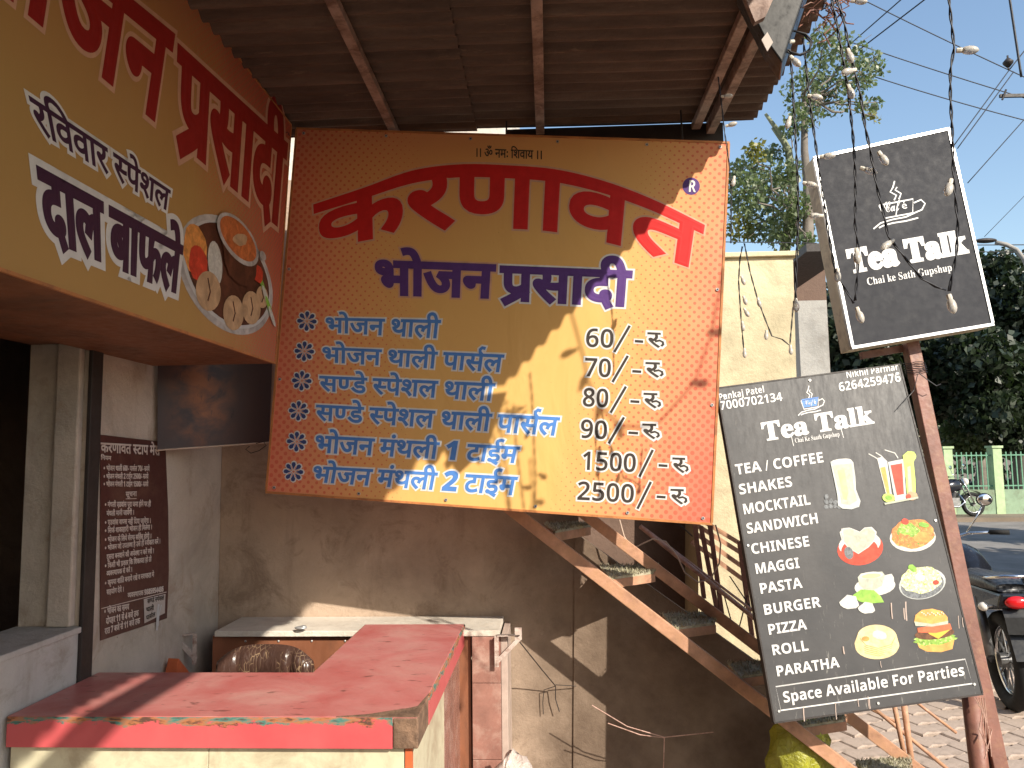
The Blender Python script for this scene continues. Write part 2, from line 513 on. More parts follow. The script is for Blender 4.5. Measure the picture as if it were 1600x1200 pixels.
def corrugated():
    g = NG('corrugated_rust'); o = g.obj()
    c = g.ramp(g.noise(g.scalev(o, (0.7, 5, 1)), 2.2, 7, 0.7), [(0.25, (0.062, 0.042, 0.034)), (0.5, (0.120, 0.080, 0.062)), (0.75, (0.19, 0.135, 0.105))])
    f = g.mapr(g.noise(g.scalev(o, (2, 14, 1)), 3.5, 6, 0.75), 0.60, 0.72, 0, 0.6)
    c = g.mix(f, c, (0.24, 0.16, 0.11)); g.base(c); g.rough(0.75); g.spec(0.25)
    g.bump(g.noise(o, 60, 5), 0.3, 0.01); return g.m
M_roof = corrugated()
M_batten = M('batten_steel', (0.34, 0.24, 0.20), 0.6, 0.35, 10, 0.2, 40, (0.10, 0.05, 0.035), 0.8, 12)
M_dark = M('dark_steel', (0.035, 0.028, 0.026), 0.55, 0.3, 10, 0.1)
def plaster(name, col, dcol, patch, rough=0.85):
    g = NG(name); o = g.obj()
    c = g.ramp(g.noise(o, 1.6, 8, 0.66, 0.3), [(0.28, tuple(q * 0.62 for q in col)), (0.5, col), (0.74, tuple(min(1, q * 1.25) for q in col))])
    c = g.mix(g.mapr(g.noise(o, 4.5, 8, 0.74, 0.8), 0.52, 0.68, 0, 0.65), c, dcol)
    st = g.noise(g.scalev(o, (9, 9, 1.1)), 1.0, 7, 0.72); c = g.mix(g.mapr(st, 0.55, 0.80, 0, 0.5), c, dcol)
    c = g.mix(g.mapr(g.noise(o, 17, 6, 0.8), 0.68, 0.74, 0, 0.8), c, patch)
    g.base(c); g.rough(rough); g.spec(0.2)
    h = g.math('ADD', g.noise(o, 38, 8, 0.7), g.math('MULTIPLY', g.noise(o, 5, 5), 1.5)); g.bump(h, 0.5, 0.012)
    return g.m
M_wall = plaster('old_plaster', (0.40, 0.31, 0.245), (0.17, 0.115, 0.08), (0.10, 0.07, 0.05))
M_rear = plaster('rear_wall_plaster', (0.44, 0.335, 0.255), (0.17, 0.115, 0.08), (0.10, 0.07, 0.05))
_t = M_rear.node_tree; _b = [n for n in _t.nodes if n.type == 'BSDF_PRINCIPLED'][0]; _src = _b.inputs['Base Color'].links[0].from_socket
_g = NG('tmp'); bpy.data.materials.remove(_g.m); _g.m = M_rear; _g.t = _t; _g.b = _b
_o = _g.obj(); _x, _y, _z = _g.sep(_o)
_m = _g.mapr(_g.math('ADD', _x, _g.math('MULTIPLY', _g.noise(_o, 2.2, 6, 0.65), 0.9)), 0.02, 0.55, 0, 1)      # shade painted in: wall colour darkens towards its stair end
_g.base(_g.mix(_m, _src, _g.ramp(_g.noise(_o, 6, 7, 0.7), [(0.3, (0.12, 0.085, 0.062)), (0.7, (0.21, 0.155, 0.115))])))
M_pillar = plaster('whitewash', (0.52, 0.45, 0.38), (0.33, 0.24, 0.17), (0.12, 0.08, 0.06))
M_sill = plaster('grey_whitewash', (0.48, 0.47, 0.45), (0.26, 0.22, 0.17), (0.10, 0.08, 0.07))
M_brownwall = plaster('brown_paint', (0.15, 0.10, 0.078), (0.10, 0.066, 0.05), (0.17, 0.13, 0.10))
M_cream = plaster('cream_paint', (0.58, 0.50, 0.33), (0.44, 0.36, 0.24), (0.48, 0.38, 0.24))
M_greyw = plaster('grey_cement', (0.36, 0.35, 0.33), (0.22, 0.20, 0.18), (0.14, 0.12, 0.11))
M_soffit = M('brown_soffit', (0.22, 0.09, 0.045), 0.6, 0.3, 4, 0.1, 30, (0.10, 0.05, 0.03), 0.5)
M_rust = M('rusty_paint', (0.46, 0.25, 0.16), 0.6, 0.4, 14, 0.25, 60, (0.45, 0.25, 0.14), 0.7, 16)
M_rust2 = M('brown_post_paint', (0.23, 0.105, 0.08), 0.5, 0.3, 12, 0.15, 50, (0.30, 0.16, 0.10), 0.5, 20)
M_rail = M('pink_primer_pipe', (0.52, 0.33, 0.27), 0.5, 0.25, 16, 0.1, 50, (0.22, 0.10, 0.07), 0.6, 22)
M_cable = M('cable_white', (0.50, 0.38, 0.30), 0.5, 0.15, 10, 0.05)
M_wire = M('wire_dark', (0.018, 0.018, 0.024), 0.5, 0.2, 30, 0)
M_grass = M('artificial_turf', (0.36, 0.34, 0.23), 0.8, 0.45, 30, 0.1, 80, (0.48, 0.42, 0.33), 0.6, 25)
M_tile = M('pink_tile', (0.30, 0.15, 0.12), 0.28, 0.3, 9, 0.03, 40, (0.44, 0.30, 0.25), 0.5, 10, spec=0.5)
M_tileg = M('tile_edge', (0.46, 0.36, 0.31), 0.5, 0.2, 12, 0.05)
M_slab = plaster('white_slab', (0.66, 0.60, 0.52), (0.50, 0.42, 0.34), (0.28, 0.20, 0.15), 0.55)
M_ply = M('brown_ply', (0.27, 0.105, 0.055), 0.45, 0.35, 5, 0.08, 40, (0.12, 0.06, 0.04), 0.5, 3, stretch=(1, 1, 0.3))
M_bracket = M('bracket_paint', (0.55, 0.46, 0.41), 0.5, 0.15, 20, 0.1, 60, (0.20, 0.08, 0.05), 0.6, 30)
M_cream2 = M('cream_laminate', (0.60, 0.56, 0.40), 0.4, 0.14, 4, 0.06, 30, (0.38, 0.31, 0.21), 0.55, 6)
def laminate():
    g = NG('red_laminate'); o = g.obj()
    c = g.ramp(g.noise(o, 3.5, 6, 0.6, 0.5), [(0.25, (0.42, 0.085, 0.080)), (0.50, (0.49, 0.175, 0.162)), (0.75, (0.54, 0.30, 0.265))])
    st = g.mapr(g.noise(g.scalev(o, (3, 7, 1)), 3.2, 7, 0.7), 0.60, 0.78, 0, 0.55); c = g.mix(st, c, (0.20, 0.06, 0.05))
    sp = g.mapr(g.noise(g.scalev(o, (4, 9, 3)), 4.0, 3, 0.5), 0.655, 0.72, 0, 0.7); c = g.mix(sp, c, (0.12, 0.045, 0.035))
    pl = g.mapr(g.noise(o, 9, 6, 0.6), 0.6, 0.8, 0, 0.35); c = g.mix(pl, c, (0.60, 0.33, 0.28))
    g.base(c); g.rough(g.mapr(g.noise(o, 11, 6), 0.3, 0.7, 0.28, 0.5)); g.spec(0.45); g.bump(g.noise(o, 45, 5), 0.08, 0.01)
    return g.m
M_lam = laminate()
def lam_edge():
    """edge board of the counter: the laminate has chipped off along its upper rim"""
    g = NG('red_edge_board'); o = g.obj(); x, y, z = g.sep(o)
    c = g.ramp(g.noise(o, 4, 5), [(0.3, (0.50, 0.075, 0.085)), (0.7, (0.58, 0.115, 0.12))])
    n = g.noise(g.scalev(o, (9, 9, 22)), 1.3, 8, 0.75)
    hgt = g.mapr(z, 0.792, 0.857); lim = g.math('ADD', hgt, g.math('MULTIPLY', g.math('SUBTRACT', n, 0.5), 1.7))
    chip = g.mapr(lim, 0.72, 0.78)
    hue = g.noise(g.scalev(o, (14, 14, 60)), 1.0, 4, 0.6)
    cc = g.ramp(hue, [(0.38, (0.10, 0.05, 0.035)), (0.46, (0.40, 0.15, 0.06)), (0.53, (0.26, 0.16, 0.11)), (0.60, (0.05, 0.20, 0.17)), (0.66, (0.09, 0.07, 0.06))])
    c = g.mix(chip, c, cc); g.base(c); g.rough(g.math('ADD', g.math('MULTIPLY', chip, 0.4), 0.35)); g.spec(0.4)
    g.bump(g.math('MULTIPLY', chip, g.noise(o, 60, 6)), -0.5, 0.01); return g.m
M_edge = lam_edge()
M_particle = M('bare_chipboard', (0.23, 0.14, 0.09), 0.8, 0.45, 30, 0.5, 80, (0.10, 0.06, 0.04), 0.8, 18)
def leather():
    g = NG('cracked_leather'); o = g.obj()
    c = g.ramp(g.noise(o, 8, 5), [(0.3, (0.035, 0.018, 0.014)), (0.7, (0.075, 0.038, 0.028))])
    v = g.n('ShaderNodeTexVoronoi', feature='DISTANCE_TO_EDGE'); g.l(g.scalev(o, (1.7, 1, 0.55)), v.inputs['Vector']); v.inputs['Scale'].default_value = 42
    wr = g.noise(g.scalev(o, (1, 1, 0.4)), 9, 5); cr = g.math('MULTIPLY', g.mapr(v.outputs['Distance'], 0.05, 0.0), g.mapr(wr, 0.46, 0.58))
    c = g.mix(cr, c, (0.36, 0.25, 0.15)); g.base(c); g.rough(0.32); g.spec(0.6); g.bump(v.outputs['Distance'], 0.35, 0.01); return g.m
M_leather = leather()
M_asphalt = M('asphalt', (0.25, 0.235, 0.22), 0.9, 0.25, 1.5, 0.3, 90, (0.17, 0.16, 0.15), 0.5, 0.7, spec=0.15)
M_paver = M('paver_concrete', (0.44, 0.35, 0.29), 0.85, 0.22, 2.6, 0.35, 70, (0.20, 0.15, 0.115), 0.6, 3.0)
M_joint = M('paver_joint_sand', (0.17, 0.125, 0.09), 0.95, 0.3, 20, 0.3, 80)
M_soil = M('dusty_ground', (0.20, 0.16, 0.12), 0.95, 0.3, 0.8, 0.3, 20)
M_floor = M('stall_floor', (0.25, 0.20, 0.16), 0.8, 0.3, 3, 0.2, 30, (0.13, 0.10, 0.08), 0.6)
M_fence = M('green_fence_paint', (0.13, 0.30, 0.20), 0.5, 0.2, 10, 0.05)
M_fpost = M('pale_green_post', (0.40, 0.52, 0.30), 0.7, 0.2, 6, 0.1)
M_fwall = M('green_base_wall', (0.24, 0.34, 0.23), 0.8, 0.25, 3, 0.2, 30, (0.14, 0.15, 0.10), 0.6)
M_bark = M('tree_bark', (0.20, 0.175, 0.15), 0.9, 0.3, 8, 0.4, 30)
M_barkg = M('pale_green_bark', (0.24, 0.26, 0.16), 0.85, 0.25, 8, 0.3, 30)
def leafm(name, c, t=0.35):
    g = NG(name); o = g.obj(); n = g.noise(o, 2.2, 4)
    g.base(g.ramp(n, [(0.3, tuple(q * 0.65 for q in c)), (0.55, c), (0.75, tuple(q * 1.45 for q in c))])); g.rough(0.4); g.spec(0.45)
    tr = g.n('ShaderNodeBsdfTranslucent'); tr.inputs[0].default_value = (c[0] * 1.3, c[1] * 1.5, c[2] * 0.8, 1)
    mx = g.n('ShaderNodeMixShader'); mx.inputs[0].default_value = t
    g.l(g.b.outputs[0], mx.inputs[1]); g.l(tr.outputs[0], mx.inputs[2]); g.l(mx.outputs[0], g.out.inputs[0]); return g.m
M_leaf = leafm('peepal_leaf', (0.145, 0.185, 0.10))
M_leafd = leafm('dark_leaf', (0.028, 0.042, 0.022), 0.2)
M_leafy = leafm('yellow_leaf', (0.22, 0.21, 0.05))
def bulbm():
    g = NG('bulb_plastic'); g.base((0.72, 0.68, 0.62)); g.rough(0.22); g.spec(0.6)
    g.b.inputs['Transmission Weight'].default_value = 0.45; g.b.inputs['IOR'].default_value = 1.4; return g.m
M_bulb = bulbm()
M_socket = M('bulb_socket', (0.62, 0.58, 0.50), 0.5, 0.1, 20, 0)
M_black = M('black_plastic', (0.012, 0.012, 0.013), 0.35, 0.2, 20, 0.03)
M_chrome = M('chrome', (0.65, 0.65, 0.65), 0.18, 0.05, 10, 0, metal=1.0)
M_rubber = M('tyre_rubber', (0.015, 0.015, 0.015), 0.85, 0.2, 20, 0.2)
M_bikeblue = M('tank_paint', (0.02, 0.022, 0.03), 0.2, 0.1, 5, 0, metal=0.3, spec=0.6)
def glassm():
    g = NG('mirror_glass'); g.base((0.9, 0.9, 0.9)); g.rough(0.08); g.metal(1.0); return g.m
M_mirror = glassm()
M_redlens = M('red_lens', (0.60, 0.012, 0.015), 0.12, 0.05, 10, 0, spec=0.7)
M_amber = M('clear_lens', (0.70, 0.66, 0.60), 0.12, 0.05, 10, 0, spec=0.7)
M_engine = M('engine_metal', (0.20, 0.20, 0.20), 0.45, 0.3, 15, 0.2, metal=0.8)
def seatm():
    g = NG('patterned_seat_cover'); o = g.obj(); v = g.n('ShaderNodeTexChecker'); g.l(g.scalev(o, (1, 1, 1), rot=(0, 0, 0.7)), v.inputs[0]); v.inputs['Scale'].default_value = 38
    v.inputs[1].default_value = (0.02, 0.02, 0.022, 1); v.inputs[2].default_value = (0.085, 0.085, 0.085, 1)
    g.base(v.outputs[0]); g.rough(0.4); return g.m
M_seat = seatm()
def bagm(name, c):
    g = NG(name); g.base(g.ramp(g.noise(g.obj(), 9, 4), [(0.3, tuple(q * 0.6 for q in c)), (0.7, c)])); g.rough(0.25); g.spec(0.6)
    g.b.inputs['Transmission Weight'].default_value = 0.15; g.bump(g.noise(g.obj(), 22, 5, 0.6, 1.5), 0.8, 0.02); return g.m
M_bagy = bagm('yellow_green_bag', (0.50, 0.50, 0.05)); M_bagw = bagm('white_bag', (0.62, 0.52, 0.47))
M_orange = M('orange_plastic', (0.60, 0.14, 0.05), 0.5, 0.2, 8, 0.05)
M_notice = M('maroon_notice_print', (0.085, 0.030, 0.026), 0.4, 0.15, 4, 0.05, 30, (0.14, 0.07, 0.05), 0.4, 3)
M_paper = M('paper', (0.50, 0.44, 0.40), 0.8, 0.1, 10, 0.05)

# ================================================================ THE SETTING
def sheet(name, x0, x1, y0, y1, z, mat, kind='structure'):
    o = ob(name, [(x0, y0, z), (x1, y0, z), (x1, y1, z), (x0, y1, z)], [(0, 1, 2, 3)], mat); return tag(o, kind=kind)
sheet('ground', -150, 150, -120, 300, -0.16, M_soil)
mb = MB(); mb.box((-60, 8.0, -0.30), (80, 19.4, -0.12)); tag(mb.build('road', M_asphalt), kind='structure')
mb = MB(); mb.box((-8, -9, -0.30), (14, 7.85, -0.025)); pav = tag(mb.build('pavement', M_joint), kind='structure')
mb = MB(); mb.box((-8, 7.85, -0.30), (14, 8.0, 0.0)); tag(mb.build('kerb', M_greyw), kind='structure')
mb = MB(); mb.box((-60, 19.4, -0.30), (80, 22.5, -0.02)); tag(mb.build('far_pavement', M_soil), kind='structure')
mb = MB(); mb.box((-1.6, -1.5, -0.2), (0.9, 3.7, 0.012)); tag(mb.build('floor', M_floor), kind='structure')
# interlocking zigzag pavers, each one a part of the pavement
def paver_mesh():
    a, b, k = 0.118, 0.066, 0.022
    prof = []
    def side(y, s): return [(-a, y - s * k * 0), (-a * 0.5, y + k), (0, y), (a * 0.5, y - k), (a, y)]
    lo = side(-b, 1); hi = side(b, 1)[::-1]
    pts = lo + hi; n = len(pts)
    top = [(x * 0.94, y * 0.90, 0.004) for x, y in pts]; mid = [(x * 0.985, y * 0.97, -0.004) for x, y in pts]; bot = [(x * 0.985, y * 0.97, -0.05) for x, y in pts]
    V = bot + mid + top
    Fc = [tuple(range(2 * n, 3 * n))] + [(r * n + i, r * n + (i + 1) % n, (r + 1) * n + (i + 1) % n, (r + 1) * n + i) for r in (0, 1) for i in range(n)]
    return mesh_data('paver', V, Fc, [M_paver])
pm = paver_mesh(); rr = random.Random(3); npv = 0
c_, s_ = math.cos(0.42), math.sin(0.42)
for j in range(-10, 60):
    for i in range(-30, 40):
        u = i * 0.242 + (0.121 if j % 2 else 0); v = j * 0.138
        x = 2.0 + u * c_ - v * s_; y = 4.2 + u * s_ + v * c_
        if not (1.12 < x < 3.7 and 3.75 < y < 6.9 and x < 0.67 * y + 0.15 and x > 0.30 * y - 0.25): continue
        if npv >= 290: continue
        npv += 1
        o = bpy.data.objects.new('paver', pm); link(o, pav, (x, y, rr.uniform(-0.004, 0.002)))
        o.rotation_euler = (rr.uniform(-.012, .012), rr.uniform(-.012, .012), 0.42 + rr.uniform(-.01, .01))

# ---------------------------------------------------------------- walls of the stall
XL = -1.62; YB = 3.75; ZR = 3.05
wl = thing('stall_wall', 'stained whitewashed side wall with a deep window opening, carrying the maroon notice', 'wall', (XL, 3.0, 0))
yo0, yo1, zs = 1.7, P(131, 985, 2.5).y * 1.0, 0.0
# opening between y=1.7 and the far jamb
yj = PX(132, 800, XL).y; zs = PX(120, 990, XL).z
mb = MB(); mb.box((XL - 0.22, yj, -0.2), (XL, YB + 0.2, 3.3)); mb.build('pillar', M_pillar, wl)
mb = MB(); mb.box((XL - 0.22, 0.2, -0.2), (XL, yj - 0.002, zs)); mb.build('parapet', M_sill, wl)
mb = MB(); mb.box((XL - 0.225, 0.2, zs + 0.001), (XL + 0.012, yj - 0.003, zs + 0.022)); mb.build('sill', M_sill, wl, bevel=0.004)
mb = MB(); mb.box((XL - 0.22, 0.2, 2.02), (XL, yj - 0.002, 3.3)); mb.build('lintel', M_soffit, wl)
mb = MB(); mb.box((XL - 0.22, -1.5, -0.2), (XL, 0.198, 3.3)); mb.build('front_pier', M_pillar, wl)
mb = MB(); mb.box((XL + 0.001, yj - 0.012, 0.5), (XL + 0.016, yj + 0.055, 2.4)); mb.build('door_track', M_dark, wl, bevel=0.003)
mb = MB(); mb.box((XL - 0.10, yj - 0.035, zs + 0.024), (XL - 0.015, yj - 0.004, 2.018)); mb.build('jamb_plaster', M_pillar, wl, bevel=0.006)
rm = thing('back_room', 'dark empty room seen through the window opening of the side wall', 'room', (-2.6, 2, 0))
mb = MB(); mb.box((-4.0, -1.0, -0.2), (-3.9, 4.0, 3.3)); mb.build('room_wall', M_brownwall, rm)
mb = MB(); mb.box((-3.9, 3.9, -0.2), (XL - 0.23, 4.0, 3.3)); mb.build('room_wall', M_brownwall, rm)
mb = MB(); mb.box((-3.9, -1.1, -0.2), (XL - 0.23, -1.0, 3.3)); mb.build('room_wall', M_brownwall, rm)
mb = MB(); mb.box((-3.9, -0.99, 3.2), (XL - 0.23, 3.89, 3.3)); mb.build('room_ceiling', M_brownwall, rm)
# back wall
XA = P(908, 1000, YB).x
bw = thing('back_wall', 'grimy brown plaster wall at the rear of the stall beneath the price board', 'wall', (0, YB, 0))
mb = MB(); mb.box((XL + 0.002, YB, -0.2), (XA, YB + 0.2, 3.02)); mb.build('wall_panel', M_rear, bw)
# recess under the stair landing
rc = thing('stair_recess', 'dark brown recess behind the upper steps of the metal stair', 'recess', (1.0, 5.6, 0))
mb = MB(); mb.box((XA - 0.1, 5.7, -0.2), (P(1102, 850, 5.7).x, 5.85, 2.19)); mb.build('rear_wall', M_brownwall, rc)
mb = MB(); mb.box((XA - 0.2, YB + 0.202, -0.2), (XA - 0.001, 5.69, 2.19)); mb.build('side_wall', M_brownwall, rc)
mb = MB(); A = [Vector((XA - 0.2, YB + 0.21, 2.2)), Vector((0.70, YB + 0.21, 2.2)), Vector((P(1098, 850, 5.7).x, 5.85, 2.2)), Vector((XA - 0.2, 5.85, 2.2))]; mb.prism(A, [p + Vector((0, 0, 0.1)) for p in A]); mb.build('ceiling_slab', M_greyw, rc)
# cream building with a grey one behind it
cb = thing('cream_building', 'sunlit cream yellow wall of the small building between price board and menu board', 'building', (1.2, 5.2, 0))
xa, xb, yw = P(1100, 800, 5.2).x, P(1247, 500, 5.2).x, 5.2
zt = P(1200, 401, 5.2).z
mb = MB(); V = []
q = [P(1092, 1180, yw), P(1262, 1180, yw), P(1239, 401, yw), P(1092, 401, yw)]
for p in q: p.z = max(p.z, -0.2)
q[0].z = q[1].z = -0.2; q[3].z = q[2].z
mb.prism([q[0], q[1], q[2], q[3]], [p + Vector((0, 0.9, 0)) for p in q]); mb.build('wall_block', M_cream, cb)
mb = MB(); mb.box((q[3].x, yw - 0.03, q[2].z + 0.001), (q[2].x + 0.03, yw + 0.93, q[2].z + 0.035)); mb.build('coping', M_cream, cb, bevel=0.005)
gb = thing('grey_building', 'grey cement pillar with a dark awning just beyond the cream wall', 'building', (2.4, 8, 0))
a, b = P(1246, 470, 7.5), P(1297, 575, 7.5)
mb = MB(); mb.box((a.x, 7.5, -0.2), (b.x, 7.9, a.z)); mb.build('pillar', M_greyw, gb)
a, b = P(1234, 402, 7.7), P(1302, 412, 7.7)
mb = MB(); mb.box((a.x, 7.2, b.z), (b.x, 9.5, a.z)); mb.build('awning', M_dark, gb)
a, b = P(1228, 410, 9.0), P(1292, 475, 9.0)
mb = MB(); mb.box((a.x, 9.0, -0.2), (b.x, 9.3, a.z + 0.05)); mb.build('rear_wall', M_brownwall, gb)
# lit facade beyond the gap above the price board
fb = thing('far_white_building', 'pale sunlit building glimpsed through the slit above the price board', 'building', (-1, 9, 0))
a = P(440, 300, 9); b = P(600, 150, 9)
mb = MB(); mb.box((-4.2, 9, -0.2), (P(800, 200, 9).x, 12, 8)); mb.build('facade', M_slab, fb)
for px in (482, 488, 520, 560):
    a = P(px, 205, 8.95); mb = MB(); mb.box((a.x, 8.94, a.z - 0.8), (a.x + (0.03 if px < 500 else 0.07), 8.998, a.z + 1.2)); mb.build('window_bar', M_orange if px > 500 else M_dark, fb)

# ---------------------------------------------------------------- canopy
cp = thing('corrugated_canopy', 'rusty corrugated iron canopy on steel battens over the stall front', 'canopy', (0, 2, ZR))
XRE = P(1182, 214, 3.32).x
RYE = 3.36
def sheet_corr(x0, x1, y0, y1, z, tilt=0.0):
    """ridges run across the stall, so the profile waves along the street axis"""
    pitch, amp, n = 0.076, 0.0135, 8
    ny = int((y1 - y0) / pitch * n); V = []
    for i in range(ny + 1):
        y = y0 + (y1 - y0) * i / ny; h = amp * math.cos(2 * math.pi * y / pitch)
        for j in range(9):
            x = x0 + (x1 - x0) * j / 8
            V.append((x, y, z + h + 0.004 * math.sin(3 * x + y)))
    Fc = [(i * 9 + j, i * 9 + j + 1, (i + 1) * 9 + j + 1, (i + 1) * 9 + j) for i in range(ny) for j in range(8)]
    V2 = [(x, y, z_ + 0.0012) for x, y, z_ in V]; k = len(V)
    return V + V2, [f[::-1] for f in Fc] + [tuple(q + k for q in f) for f in Fc]
xs = [-2.3, -0.55, XRE - 0.0]
rr = random.Random(11)
yy = -4.2; ii = 0  # canopy carried on unseen towards the viewer to cut sky light in the stall
while yy < RYE - 0.05:
    y1 = min(yy + 0.836, RYE)
    x1 = (0.64 if y1 < 0.3 else 0.72 if y1 < 1.0 else 0.87 if y1 < 1.8 else XRE) + rr.uniform(-0.010, 0.010)  # unseen sheets cut shorter to shape the shadow edge on counter and board
    V, Fc = sheet_corr(-2.3, -0.30, yy, y1 + 0.038, ZR + 0.022 + 0.004 * (ii % 2)); ob('roof_sheet', V, Fc, M_roof, cp, smooth=True)
    V, Fc = sheet_corr(-0.36, x1, yy, y1 + 0.038, ZR + 0.034 + 0.004 * (ii % 2)); ob('roof_sheet', V, Fc, M_roof, cp, smooth=True)
    yy = y1; ii += 1
for px in (620, 844, 1087):
    x = P(px, 200, 3.3).x
    mb = MB(); mb.box((x - 0.019, -4.15, ZR - 0.028), (x + 0.019, 3.3, ZR + 0.004)); mb.build('batten', M_batten, cp, bevel=0.003)
mb = MB(); x = P(1105, 190, 3.3).x; mb.box((x - 0.006, -4.15, ZR - 0.05), (x + 0.03, 3.3, ZR + 0.003)); mb.build('batten', M_batten, cp, bevel=0.003)
for x0, x1 in ((P(600, 200, 3.34).x, P(680, 200, 3.34).x), (P(790, 200, 3.34).x, P(1128, 200, 3.34).x)):
    mb = MB(); zt_ = ZR + 0.01; mb.box((x0, 3.32, ZR - 0.075), (x1, 3.37, zt_)); mb.build('fascia', M_dark, cp)
for x, y in ((XRE - 0.12, -4.0), (-1.75, -4.0)):
    mb = MB(); mb.tube([(x, y, 0), (x, y, ZR - 0.03)], 0.035, 10); mb.build('post', M_rust2, cp, smooth=True)
mb = MB(); mb.box((-2.2, -4.04, ZR - 0.08), (XRE - 0.03, -3.98, ZR - 0.055)); mb.build('purlin', M_dark, cp)

# ================================================================ MAIN PRICE BOARD
mbd = Board((463, 200), (1140, 222), (415, 770), (1113, 820), 3.20, 3.08, 3.16)
ms = thing('price_board', 'large orange and yellow price board half in sunlight hanging crooked above the stall', 'signboard', mbd.bl)
nrm = mbd.n
def panel(bd, name, mat, parent, th=0.02, nx=24, ny=20, sag=0.0):
    V = []; uv = []
    for j in range(ny + 1):
        for i in range(nx + 1):
            u, v = i / nx, j / ny
            p = (bd.bl * (1 - u) + bd.br * u) * (1 - v) + (bd.tl * (1 - u) + bd.tr * u) * v
            V.append(p); uv.append((u, v))
    k = nx + 1
    Fc = [(j * k + i, j * k + i + 1, (j + 1) * k + i + 1, (j + 1) * k + i) for j in range(ny) for i in range(nx)]
    m = len(V); cs = [0, nx, m - 1, m - 1 - nx]
    for c in cs: V.append(V[c] - bd.n * th); uv.append(uv[c])
    b = m
    Fc += [(b + 3, b + 2, b + 1, b)]
    Fc += [(0, b, b + 1, nx), (nx, b + 1, b + 2, m - 1), (m - 1, b + 2, b + 3, m - 1 - nx), (m - 1 - nx, b + 3, b, 0)]
    return ob(name, V, Fc, mat, parent, uv=uv)
panel(mbd, 'flex_panel', M_main, ms)
def rim(bd, name, mat, parent, wd=0.012, pr=0.004, th=0.03, inset=0.0):
    c = [bd.bl, bd.br, bd.tr, bd.tl]; cen = sum(c, Vector()) / 4
    for i in range(4):
        a, b = c[i], c[(i + 1) % 4]; d = (b - a).normalized(); inw = bd.n.cross(d)
        if inw.dot(cen - a) < 0: inw = -inw
        q = MB(); n = bd.n
        e0, e1 = (0.0, 0.0) if i % 2 == 0 else (wd * 1.02, wd * 1.02)
        a2 = a + d * e0; b2 = b - d * e1
        A = [a2 - inw * 0.002 - n * th, a2 + inw * wd - n * th, a2 + inw * wd + n * pr, a2 - inw * 0.002 + n * pr]
        B = [p + (b2 - a2) for p in A]
        q.prism(A, B); q.build(name, mat, parent)
M_rimo = M('orange_frame', (0.50, 0.20, 0.07), 0.5, 0.3, 10, 0.1, 40, (0.25, 0.10, 0.05), 0.5, 12)
rim(mbd, 'frame', M_rimo, ms, 0.007, 0.003, 0.026)
for u in (0.12, 0.5, 0.9):
    a = mbd.tl * (1 - u) + mbd.tr * u - nrm * 0.03
    q = MB(); q.tube([a - Vector((0, 0, 0.02)), Vector((a.x, a.y + 0.02, ZR - 0.01))], 0.004, 6); q.build('hanger', M_dark, ms)
# small invocation line
dtext(mbd, '।। ॐ नमः शिवाय ।।', (742, 245), (848, 249), (848, 236), (742, 232), INK['black'], ms, bold=0.012)
# arched title
SUB[0] = 0.09; gl, tot = clusters('करणावत'); SUB[0] = 0.0
topc = [(494, 322), (577, 295), (655, 268), (730, 261), (803, 264), (880, 271), (974, 296), (1040, 325), (1094, 352)]
botc = [(498, 388), (538, 378), (600, 366), (661, 357), (720, 351), (787, 352), (875, 358), (980, 381), (1084, 417)]
def poly_interp(pts, u):
    k = len(pts) - 1; x = u * k; i = max(0, min(int(math.floor(x)), k - 1)); t = x - i
    p0 = pts[max(i - 1, 0)]; p1 = pts[i]; p2 = pts[i + 1]; p3 = pts[min(i + 2, k)]
    def cr(a, b, c, d): return 0.5 * ((2 * b) + (c - a) * t + (2 * a - 5 * b + 4 * c - d) * t * t + (3 * b - a - 3 * c + d) * t ** 3)
    if u < 0 or u > 1: return (p1[0] + (p2[0] - p1[0]) * t, p1[1] + (p2[1] - p1[1]) * t)
    return (cr(p0[0], p1[0], p2[0], p3[0]), cr(p0[1], p1[1], p2[1], p3[1]))
def resample(pts, n=9):
    x0, x1 = pts[0][0], pts[-1][0]; out = []
    for i in range(n):
        x = x0 + (x1 - x0) * i / (n - 1)
        for a, b in zip(pts, pts[1:]):
            if a[0] <= x <= b[0] + 1e-6:
                t = (x - a[0]) / (b[0] - a[0]); out.append((x, a[1] + (b[1] - a[1]) * t)); break
    return out
tc, bc = resample(topc), resample(botc)
def arch(u, v, h):
    a = poly_interp(bc, u); b = poly_interp(tc, u)
    return mbd.at(a[0] + (b[0] - a[0]) * v, a[1] + (b[1] - a[1]) * v, h)
emit(gl, tot, 0.622, arch, INK['red'], outline=INK['rim'], bold=0.036, ow=0.022, parent=ms, asp=1.55)
dtext(mbd, 'भोजन', (586, 458), (768, 464), (771, 416), (585, 409), INK['purple'], ms, outline=INK['rim'], bold=0.042, ow=0.035)
dtext(mbd, 'प्रसादी', (783, 467), (980, 477), (984, 426), (784, 418), INK['purple'], ms, outline=INK['white'], bold=0.042, ow=0.035)
rows = [('भोजन थाली', (508, 518.5), (685, 528), (688, 501), (508, 497)),
        ('भोजन थाली पार्सल', (503, 565), (783, 581), (787, 555), (503, 543)),
        ('सण्डे स्पेशल थाली', (500, 610), (769, 626), (773, 600), (500, 588)),
        ('सण्डे स्पेशल थाली पार्सल', (494, 656), (869, 680), (874, 653), (495, 633)),
        ('भोजन मंथली 1 टाईम', (491, 706), (806, 723), (811, 699), (493, 681)),
        ('भोजन मंथली 2 टाईम', (486, 752), (803, 773), (808, 746), (490, 729))]
for s, a, b, c, d in rows:
    dtext(mbd, s, a, b, c, d, INK['blue'], ms, outline=INK['white'], bold=0.026, ow=0.062)
